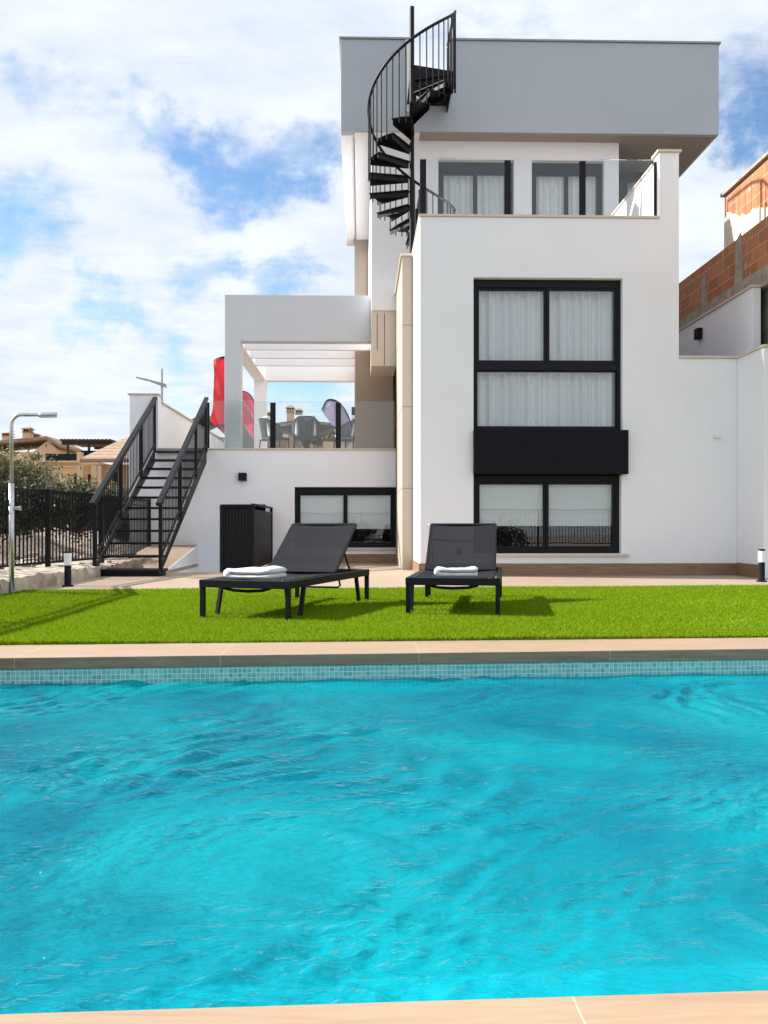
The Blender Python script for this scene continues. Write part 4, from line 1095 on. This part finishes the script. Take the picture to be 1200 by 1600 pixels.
# ragged render on the lower part of the upper storey
ys_ = np.linspace(10.5, yUe - .002, 40); r3 = np.random.default_rng(8); zl = gz(362, XU, yUe)
prof = [(yy, zl + .25 * math.sin(yy * 1.3) + r3.uniform(-.1, .1) + (yUe - yy) * .04) for yy in ys_]
m = MB(); n = len(prof)
m.add([(XU - .014, a, ZBT - .35) for a, b in prof] + [(XU - .014, a, b) for a, b in prof] + [(XU - .001, a, b) for a, b in prof], [(i, i + 1, n + i + 1, n + i) for i in range(n - 1)] + [(n + i, n + i + 1, 2 * n + i + 1, 2 * n + i) for i in range(n - 1)])
m.build('render_coat', 'cream_plaster', brk)
MB().box(XU - .06, XU + 4, 10.45, yUe + .05, ZU + .002, ZU + .05).build('coping', 'concrete', brk)
MB().box(XB + .26, 14, 12.4, 24, 3.0, ZBT - .4).build('roof', 'concrete', brk)

# ================================================================ dining set on the terrace
TF = TZ - .06
def make_chair():
    c = thing('terrace_chair', 'x', 'chair', (0, 0, 0), 0, 'rope chairs round the terrace table')
    # local: faces +y, back at -y
    for (x, y, x2, y2) in ((-.24, .22, -.26, .25), (.24, .22, .26, .25), (-.24, -.2, -.27, -.27), (.24, -.2, .27, -.27)):
        MB().tube([(x2, y2, 0), (x, y, .42)], [.012, .016], 8).build('leg', 'table_dark', c, local=True)
    MB().box(-.26, .26, -.23, .25, .40, .44).build('seat', 'table_dark', c, .01, local=True)
    def arc(t, z):     # t from -1 to 1 round the back
        a = t * R(112); f = z / .40
        return ((.25 + .05 * f) * math.sin(a), -(.24 + .07 * f) * math.cos(a) * (1.0 if math.cos(a) > 0 else .9), .44)
    top, bot = [], []
    ropes = MB()
    for k in range(39):
        t = -1 + 2 * k / 38; h = .41 - .20 * max(0, abs(t) - .25) / .75
        b = arc(t, 0); p = arc(t, h); p = (p[0], p[1], .43 + h); bm_ = (b[0], b[1], .42)
        ropes.tube([bm_, p], .0115, 5); top.append(p); bot.append(bm_)
    ropes.build('woven_back', 'rope_grey', c, local=True)
    MB().tube(top, .014, 8).build('back_rail', 'table_dark', c, smooth=True, local=True)
    MB().tube(bot, .012, 8).build('base_rail', 'table_dark', c, smooth=True, local=True)
    cu = MB(); cu.hexa([(-.22, -.2, .45), (.22, -.2, .45), (.22, -.13, .45), (-.22, -.13, .45)], [(-.20, -.255, .885), (.20, -.255, .885), (.20, -.15, .885), (-.20, -.15, .885)])
    cu.build('back_cushion', 'cushion_white', c, .035, local=True)
    MB().box(-.23, .23, -.12, .24, .442, .52).build('seat_cushion', 'cushion_white', c, .03, local=True)
    return c
ch = make_chair()
cpos = [(478, 18.55, R(2), 'woven grey chair with its back to the pool, white cushion above the backrest'),
        (428, 18.75, R(-62), 'woven grey chair seen from the side, beside the pergola post'),
        (546, 18.75, R(62), 'woven grey chair seen from the side, beside the brown terrace wall')]
for i, (px, Y, rz_, lab) in enumerate(cpos):
    c = ch if i == 0 else copy_tree(ch)
    c.location = (gx(px, Y), Y, TF); c.rotation_euler.z = rz_; c['label'] = lab
tY = 19.35; tX = gx(478, tY)
tb = thing('dining_table', 'round dark dining table with cone pedestal on the upper terrace', 'table', (tX, tY, TF))
MB().lathe([(.62, .71), (.65, .72), (.65, .745), (.64, .75)], (tX, tY, TF), 48).build('tabletop', 'table_dark', tb)
MB().lathe([(.30, 0), (.30, .02), (.10, .06), (.08, .35), (.16, .52), (.58, .709)], (tX, tY, TF), 48).build('pedestal', 'table_dark', tb, smooth=False)

# ================================================================ feather flags on the street
def flag(label, Y, pole, sail, mat, extra=None):
    """pole: list of (px, py); sail: outline (px, py) of the cloth, both at distance Y"""
    P_ = lambda px, py, dy=0: (gx(px, Y), Y + dy, gz(py, gx(px, Y), Y))
    base = P_(*pole[0])
    zbase = 1.05
    f_ = thing('feather_flag', label, 'flag', (base[0], Y, zbase), 0, 'feather flags along the street')
    MB().tube([(base[0], Y, zbase)] + [P_(*q_) for q_ in pole], .028, 8).build('pole', 'rubber', f_, smooth=True)
    MB().lathe([(.28, 0), (.28, .05), (.05, .08)], (base[0], Y, zbase)).build('base', 'rubber', f_)
    # cloth: triangulated outline with ripples and a thickness
    poly = [P_(*q_) for q_ in sail]
    bm = bmesh.new(); vv = [bm.verts.new(p) for p in poly]; bm.faces.new(vv)
    bmesh.ops.triangulate(bm, faces=bm.faces)
    for _ in range(3): bmesh.ops.subdivide_edges(bm, edges=bm.edges[:], cuts=1, use_grid_fill=True)
    for v in bm.verts: v.co.y += .05 * math.sin(v.co.x * 9 + v.co.z * 2.2) + .03 * math.sin(v.co.z * 5)
    bmesh.ops.triangulate(bm, faces=bm.faces)
    me = bpy.data.meshes.new('sail'); off = f_.location
    for v in bm.verts: v.co -= off
    bm.to_mesh(me); bm.free()
    o = bpy.data.objects.new('sail', me); COL.objects.link(o); o.parent = f_; me.materials.append(M[mat])
    for p in me.polygons: p.use_smooth = True
    s_ = o.modifiers.new('solid', 'SOLIDIFY'); s_.thickness = .006
    if extra: extra(f_, P_)
    return f_
def smooth_curve(pts, n=6):
    out = []
    for i in range(len(pts) - 1):
        p0, p1, p2, p3 = pts[max(0, i - 1)], pts[i], pts[i + 1], pts[min(len(pts) - 1, i + 2)]
        for k in range(n):
            t = k / n
            out.append(tuple(.5 * ((2 * p1[j]) + (-p0[j] + p2[j]) * t + (2 * p0[j] - 5 * p1[j] + 4 * p2[j] - p3[j]) * t * t + (-p0[j] + 3 * p1[j] - 3 * p2[j] + p3[j]) * t ** 3) for j in range(2)))
    return out + [pts[-1]]
def marks(strokes, w):
    def fn(f_, P_):
        m = MB()
        for st in strokes: m.tube([P_(x, y, -.11) for x, y in st], w, 5)
        m.build('lettering', 'flag_white', f_)
    return fn
def red_extra(f_, P_):
    m = MB(); m.hexa([P_(338.5, 664, -.03), P_(359, 661, -.03), P_(359, 661, -.02), P_(338.5, 664, -.02)], [P_(343, 670, -.03), P_(359, 669, -.03), P_(359, 669, -.02), P_(343, 670, -.02)]); m.build('violet_band', 'flag_violet', f_)
flag('tall red feather flag behind the pergola post', 27.0, smooth_curve([(366, 760), (368, 640), (366, 575), (360, 560), (350, 558), (339, 561), (334, 565)]),
     smooth_curve([(334, 565), (337, 575), (337, 588), (334, 602), (333, 620), (332, 640), (329, 652), (331, 660), (340, 668), (352, 676), (364, 690)], 4) + smooth_curve([(366, 640), (366, 575), (360, 560), (350, 558), (339, 561)], 4), 'flag_red', red_extra)
flag('pink feather flag with white lettering seen between the pergola posts', 27.0, smooth_curve([(399, 760), (399, 650), (397.5, 632), (393, 621), (386, 614), (377, 612), (368, 616)]),
     smooth_curve([(368, 616), (368, 635), (374, 650), (384, 668), (397, 688)], 4) + smooth_curve([(399, 660), (397.5, 632), (393, 621), (386, 614), (377, 612)], 4), 'flag_pink',
     marks([[(379, 624), (380, 630), (382, 626)], [(381, 633), (384, 630), (383, 636)], [(384, 637), (387, 634), (389, 639), (386, 641)], [(389, 644), (391, 640), (393, 646)], [(393, 650), (394, 645), (396, 652)], [(395, 655), (396.5, 652)]], .016))
flag('lilac feather flag with white lettering near the brown terrace wall', 27.0, smooth_curve([(552, 760), (552, 690), (547, 660), (540, 643), (530, 630), (519, 624.8), (510, 627), (503, 641)]),
     smooth_curve([(503, 641), (505, 645), (513, 656), (521, 668), (527, 684), (540, 700)], 4) + smooth_curve([(551, 690), (547, 660), (540, 643), (530, 630), (519, 624.8), (510, 627)], 4), 'flag_lilac',
     marks([[(513, 634), (517, 631), (516, 636)], [(517, 638), (519, 635), (520, 639)], [(519, 642), (521, 640)], [(536, 656), (539, 655), (538, 660)], [(537, 663), (541, 661), (540, 666)]], .016))

# ================================================================ street lamp, far houses, plants
sl_Y = 30.0
sX = gx(253, sl_Y); zsl = lambda py: gz(py, sX, sl_Y)
stl = thing('street_lamp', 'grey street lamp with slanted arm rising behind the terrace side wall', 'street lamp', (sX, sl_Y, 1.1))
MB().tube([(sX, sl_Y, 1.1), (sX, sl_Y, zsl(576))], [.07, .03], 10).build('pole', 'grey_metal', stl)
Q = lambda px, py, dy=0: (gx(px, sl_Y), sl_Y + dy, zsl(py))
m = MB(); m.hexa([Q(228, 592, -.06), Q(259, 600, -.06), Q(259, 600, .06), Q(228, 592, .06)], [Q(228, 594, -.06), Q(260, 606, -.06), Q(260, 606, .06), Q(228, 594, .06)]); m.build('arm', 'grey_metal', stl)
m = MB(); m.hexa([Q(213, 589, -.08), Q(229, 592.5, -.08), Q(229, 592.5, .08), Q(213, 589, .08)], [Q(213, 590.5, -.08), Q(229, 595, -.08), Q(229, 595, .08), Q(213, 590.5, .08)]); m.build('lantern', 'grey_metal', stl)

def leaves(name, n, fn, size, mat, parent, seed):
    r2 = np.random.default_rng(seed); C = fn(n, r2); n = len(C)
    a = r2.normal(size=(n, 3)); a /= np.linalg.norm(a, axis=1)[:, None]
    b = np.cross(a, r2.normal(size=(n, 3))); b /= np.linalg.norm(b, axis=1)[:, None]
    s = r2.uniform(.5, 1.2, n)[:, None] * size
    V = np.stack([C - a * s, C + b * s * .4, C + a * s, C - b * s * .4], 1).reshape(-1, 3)
    o = raw_mesh(name, V - np.array(wpos(parent))[None, :], np.arange(n)[:, None] * 4 + np.arange(4)[None, :], mat, 4); o.parent = parent; return o
def clumps(c, ext, k, spread, r2, n):
    cs = []
    while len(cs) < k:
        p = r2.uniform(-1, 1, 3)
        if np.linalg.norm(p) <= 1: cs.append(np.array(c) + p * np.array(ext))
    cs = np.array(cs); w = r2.uniform(.4, 1.6, k); w /= w.sum()
    i = r2.choice(k, n, p=w); return cs[i] + r2.normal(size=(n, 3)) * np.array(spread) * r2.uniform(.5, 1.2, k)[i][:, None]
def shrub(name, label, c, ext, n, size, mat, seed, k=26, spread=.22, group=None, cat='bush'):
    s = thing(name, label, cat, (c[0], c[1], max(0, c[2] - ext[2])), 0, group)
    leaves('foliage', n, lambda n_, r2: clumps(c, ext, k, (spread,) * 3, r2, n_), size, mat, s, seed)
    m = MB(); r2 = random.Random(seed)
    for _ in range(9):
        e = [c[j] + r2.uniform(-.8, .8) * ext[j] for j in range(3)]; b = (c[0] + r2.uniform(-.2, .2), c[1] + r2.uniform(-.2, .2), c[2] - ext[2])
        mid = [(b[j] * .5 + e[j] * .5) + r2.uniform(-.1, .1) for j in range(3)]
        m.tube([b, mid, e], [.05, .03, .008], 6)
    m.build('branch', 'bark', s); return s
def at(px, py, Y): X = gx(px, Y); return (X, Y, gz(py, X, Y))
c = at(20, 752, 21); shrub('olive_bush', 'large olive green bush above the fence, behind the shower', c, (.72, 1.0, .55), 9000, .06, 'leaf_olive', 1, 40, .2, 'bushes beyond the fence')
c = at(-40, 752, 20); shrub('olive_bush', 'olive bush at the left edge behind the fence', c, (.8, 1.0, .55), 5000, .07, 'leaf_olive', 2, 30, .22, 'bushes beyond the fence')
c = at(20, 795, 15.5); shrub('dark_bush', 'dark dense bush low behind the fence and shower', c, (1.0, .5, .34), 9000, .05, 'leaf_dark', 3, 50, .13, 'bushes beyond the fence')
c = at(120, 800, 17.5); shrub('dark_bush', 'dark dense bush low behind the fence, next to the staircase', c, (1.0, .5, .36), 9000, .05, 'leaf_dark', 4, 50, .13, 'bushes beyond the fence')
c = at(100, 768, 26); shrub('dry_shrub', 'thin dry shrub in front of the yellow house', c, (1.0, .6, .22), 1100, .08, 'leaf_olive', 5, 20, .2, 'bushes beyond the fence')
c = at(180, 776, 26); shrub('dry_shrub', 'thin shrub behind the staircase railing', c, (.8, .6, .2), 1000, .08, 'leaf_dry', 6, 20, .2, 'bushes beyond the fence')
# stones and rubble behind the fence
def rubble():
    r2 = np.random.default_rng(14); V = []; Fc = []
    ico = [(-1, 0, .6), (1, 0, .6), (0, 1, .5), (0, -1, .5), (.2, .1, 1), (-.1, -.1, -1), (.6, .7, 0), (-.7, .6, 0), (.7, -.6, -.1), (-.6, -.7, 0)]
    bm = bmesh.new()
    for _ in range(620):
        x = -4.65 - r2.exponential(1.6); y = r2.uniform(8, 30); s = r2.uniform(.03, .17)
        z = .05 + min(.45, max(0, (-3.75 - x - .7) * .07))
        vs = [bm.verts.new((x + p[0] * s * r2.uniform(.7, 1.3), y + p[1] * s * r2.uniform(.7, 1.3), z + p[2] * s * .7 * r2.uniform(.7, 1.2))) for p in ico]
        bmesh.ops.convex_hull(bm, input=vs)
    me = bpy.data.meshes.new('rubble'); bm.to_mesh(me); bm.free(); me.materials.append(M['rock'])
    o = bpy.data.objects.new('rubble', me); COL.objects.link(o); tag(o, kind='stuff')
rubble()

HB = 46.0
def far_box(mb, px0, px1, py0, py1, Y, d):
    x0, x1 = gx(px0, Y), gx(px1, Y); xm = (x0 + x1) / 2
    mb.box(x0, x1, Y, Y + d, gz(py1, xm, Y), gz(py0, xm, Y)); return mb
def far_win(par, px0, px1, py0, py1, Y):
    m = MB(); far_box(m, px0, px1, py0, py1, Y - .06, .05); w = m.build('window', 'black_frame', par)
def chimney(par, px0, px1, py0, py1, Y):
    m = MB(); far_box(m, px0, px1, py0 + (py1 - py0) * .36, py1, Y, .7); c_ = m.build('chimney', 'tan_plaster', par)
    m = MB(); w = (px1 - px0)
    far_box(m, px0 - w * .12, px1 + w * .12, py0 + (py1 - py0) * .32, py0 + (py1 - py0) * .36, Y - .08, .86)
    for k in (0.02, .42, .82): far_box(m, px0 + w * k, px0 + w * (k + .16), py0 + (py1 - py0) * .16, py0 + (py1 - py0) * .32, Y, .6)
    x0, x1 = gx(px0 - w * .2, Y), gx(px1 + w * .2, Y); xm = (x0 + x1) / 2; za, zb_ = gz(py0 + (py1 - py0) * .16, xm, Y), gz(py0, xm, Y)
    m.hexa([(x0, Y - .15, za), (x1, Y - .15, za), (x1, Y + .85, za), (x0, Y + .85, za)], [(xm - .1, Y + .3, zb_), (xm + .1, Y + .3, zb_), (xm + .1, Y + .4, zb_), (xm - .1, Y + .4, zb_)])
    m.build('chimney_cap', 'roof_tile', c_)
def gable(par, px0, pxr, px1, pye, pyr, Y, d, name='roof', mat='roof_tile'):
    x0, xr, x1 = gx(px0, Y), gx(pxr, Y), gx(px1, Y); ze, zr = gz(pye, xr, Y), gz(pyr, xr, Y)
    m = MB(); t_ = .18
    m.hexa([(x0, Y - .3, ze), (xr, Y - .3, zr), (xr, Y + d, zr), (x0, Y + d, ze)], [(x0, Y - .3, ze + t_), (xr, Y - .3, zr + t_), (xr, Y + d, zr + t_), (x0, Y + d, ze + t_)])
    m.hexa([(xr, Y - .3, zr), (x1, Y - .3, ze), (x1, Y + d, ze), (xr, Y + d, zr)], [(xr, Y - .3, zr + t_), (x1, Y - .3, ze + t_), (x1, Y + d, ze + t_), (xr, Y + d, zr + t_)])
    m.build(name, mat, par)
# house with chimneys at the far left
h1 = thing('ochre_house', 'ochre house with two capped chimneys above the olive bush', 'house', (gx(30, 52), 52, 1))
m = MB(); far_box(m, -60, 92, 706, 830, 52, 8); x0, xr, x1 = gx(52, 52), gx(75, 52), gx(93, 52)
m.build('wall', 'ochre_plaster', h1)
m = MB(); zz0, zz1 = gz(706, xr, 52), gz(688, xr, 52); m.hexa([(x0, 52, zz0 + .001), (x1, 52, zz0 + .001), (x1, 56, zz0 + .001), (x0, 56, zz0 + .001)], [(xr - .02, 52, zz1), (xr + .02, 52, zz1), (xr + .02, 56, zz1), (xr - .02, 56, zz1)]); m.build('gable_wall', 'tan_plaster', h1)
gable(h1, -60, 75, 96, 700, 687, 52, 4)
chimney(h1, 3, 14, 674, 694, 53); chimney(h1, 35, 46, 666, 692, 53); chimney(h1, 46, 57, 676, 694, 54)
# middle house with roof terrace
h2 = thing('yellow_house', 'yellow flat roofed house with black terrace railing and dark timber roof pergola', 'house', (gx(100, HB), HB, 1))
m = MB(); far_box(m, 58, 152, 721, 830, HB, 7); m.build('wall', 'ochre_plaster', h2)
m = MB(); far_box(m, 56, 124, 720, 722.5, HB - .2, 7.3); far_box(m, 60, 130, 728, 730, HB - .12, .1); m.build('cornice', 'tan_plaster', h2)
for a, b in ((62, 70), (120, 126)):
    m = MB(); far_box(m, a, b, 706, 720, HB - .05, .5); m.build('pillar', 'tan_plaster', h2)
m = MB(); far_box(m, 48, 62, 710, 719.5, HB + .1, .05); far_box(m, 70.5, 119.5, 709, 719.5, HB + .1, .05); m.build('railing', 'black_metal', h2)
m = MB(); far_box(m, 126.5, 160, 704, 720, HB + 1, .1); m.build('screen', 'black_panel', h2)
far_win(h2, 115, 121, 740, 757, HB)
pr_ = MB()
xa, xb = gx(97, HB + 2), gx(178, HB + 2); zp = gz(695, xa, HB + 2)
for px in (104, 137): pr_.add(*(lambda q_: (q_.v, q_.f))(far_box(MB(), px, px + 3, 695, 720, HB + 2, .15)))
pr_.box(xa, xb, HB + 1.9, HB + 2.2, zp, zp + .16); pr_.box(xa + .8, xb + .8, HB + 5.0, HB + 5.2, zp + .02, zp + .16)
for i in range(14): X = xa + .1 + (xb - xa - .2) * i / 13; pr_.box(X - .05, X + .05, HB + 1.5, HB + 5.4, zp + .162, zp + .27)
pr_.build('roof_pergola', 'dark_wood', h2)
# tiled house behind the stairs
h3 = thing('yellow_house', 'yellow house with sloping clay tile roof seen through the staircase railing', 'house', (gx(190, HB - 4), HB - 4, 1))
Y3 = HB - 4
m = MB(); far_box(m, 131, 250, 726, 830, Y3, 7); m.build('wall', 'ochre_plaster', h3)
x0, x1 = gx(131, Y3), gx(290, Y3); xa = gx(196, Y3 + 4); ze, zr = gz(724, x0, Y3), gz(689, xa, Y3 + 4)
m = MB(); m.hexa([(x0, Y3 - .6, ze), (x1, Y3 - .6, ze), (x1, Y3 + 4, zr), (xa, Y3 + 4, zr)], [(x0, Y3 - .6, ze + .18), (x1, Y3 - .6, ze + .18), (x1, Y3 + 4, zr + .18), (xa, Y3 + 4, zr + .18)]); m.build('roof', 'roof_tile', h3)
for a, b in ((120, 130), (142, 151), (152, 158)):
    m = MB(); far_box(m, a, b, 727, 830, Y3 - .5, .4); m.build('pillar', 'tan_plaster', h3)
far_win(h3, 137, 141.5, 741, 764, Y3 - .6); far_win(h3, 175, 183, 737, 757, Y3)
# houses behind the terrace
h4 = thing('stone_house', 'tan stone house with tall chimney seen behind the terrace table', 'house', (gx(450, HB), HB, 1))
m = MB(); far_box(m, 404, 560, 668, 830, HB, 7); m.build('wall', 'field_stone', h4)
gable(h4, 400, 470, 566, 672, 662, HB, 4)
chimney(h4, 448, 458, 632, 664, HB + 1); chimney(h4, 462, 471, 637, 664, HB + 2); chimney(h4, 416, 423, 641, 668, HB + 1)
m = MB(); far_box(m, 505, 600, 690, 830, HB - 6, .3); m.build('garden_wall', 'tan_plaster', h4)
c = at(520, 683, HB - 5); shrub('hedge', 'clipped green hedge behind the terrace chairs', c, (1.3, .5, .35), 3000, .09, 'leaf_olive', 12, 30, .16, None, 'hedge')
h5 = thing('ochre_house', 'ochre gabled house behind the red flag', 'house', (gx(330, HB + 5), HB + 5, 1))
m = MB(); far_box(m, 250, 352, 683, 830, HB + 5, 7); m.build('wall', 'ochre_plaster', h5)
gable(h5, 244, 322, 362, 690, 650, HB + 5, 5)
m = MB(); far_box(m, 374, 400, 656, 830, HB + 8, 5); tag(m.build('office_block', 'grey_metal'), 'grey glazed block behind the pink flag', 'building')

# planting behind the camera, seen only mirrored in the panes
c = (-1.5, -9, .3); shrub('dark_bush', 'dark bush beyond the rear fence', c, (2.2, .8, .4), 4000, .09, 'leaf_dark', 15, 30, .25, 'bushes beyond the fence')
c = (4.5, -8, .3); shrub('dark_bush', 'dark bush beyond the rear fence corner', c, (2.2, .8, .4), 4000, .09, 'leaf_dark', 16, 30, .25, 'bushes beyond the fence')
c = (-4.75, 6.0, .8); shrub('dark_bush', 'unseen dark bush beyond the fence at the pool', c, (.3, .5, .5), 5000, .05, 'leaf_dark', 17, 26, .12, 'bushes beyond the fence')  # beside the pool, out of view; placed for its shadow on the near-left lawn
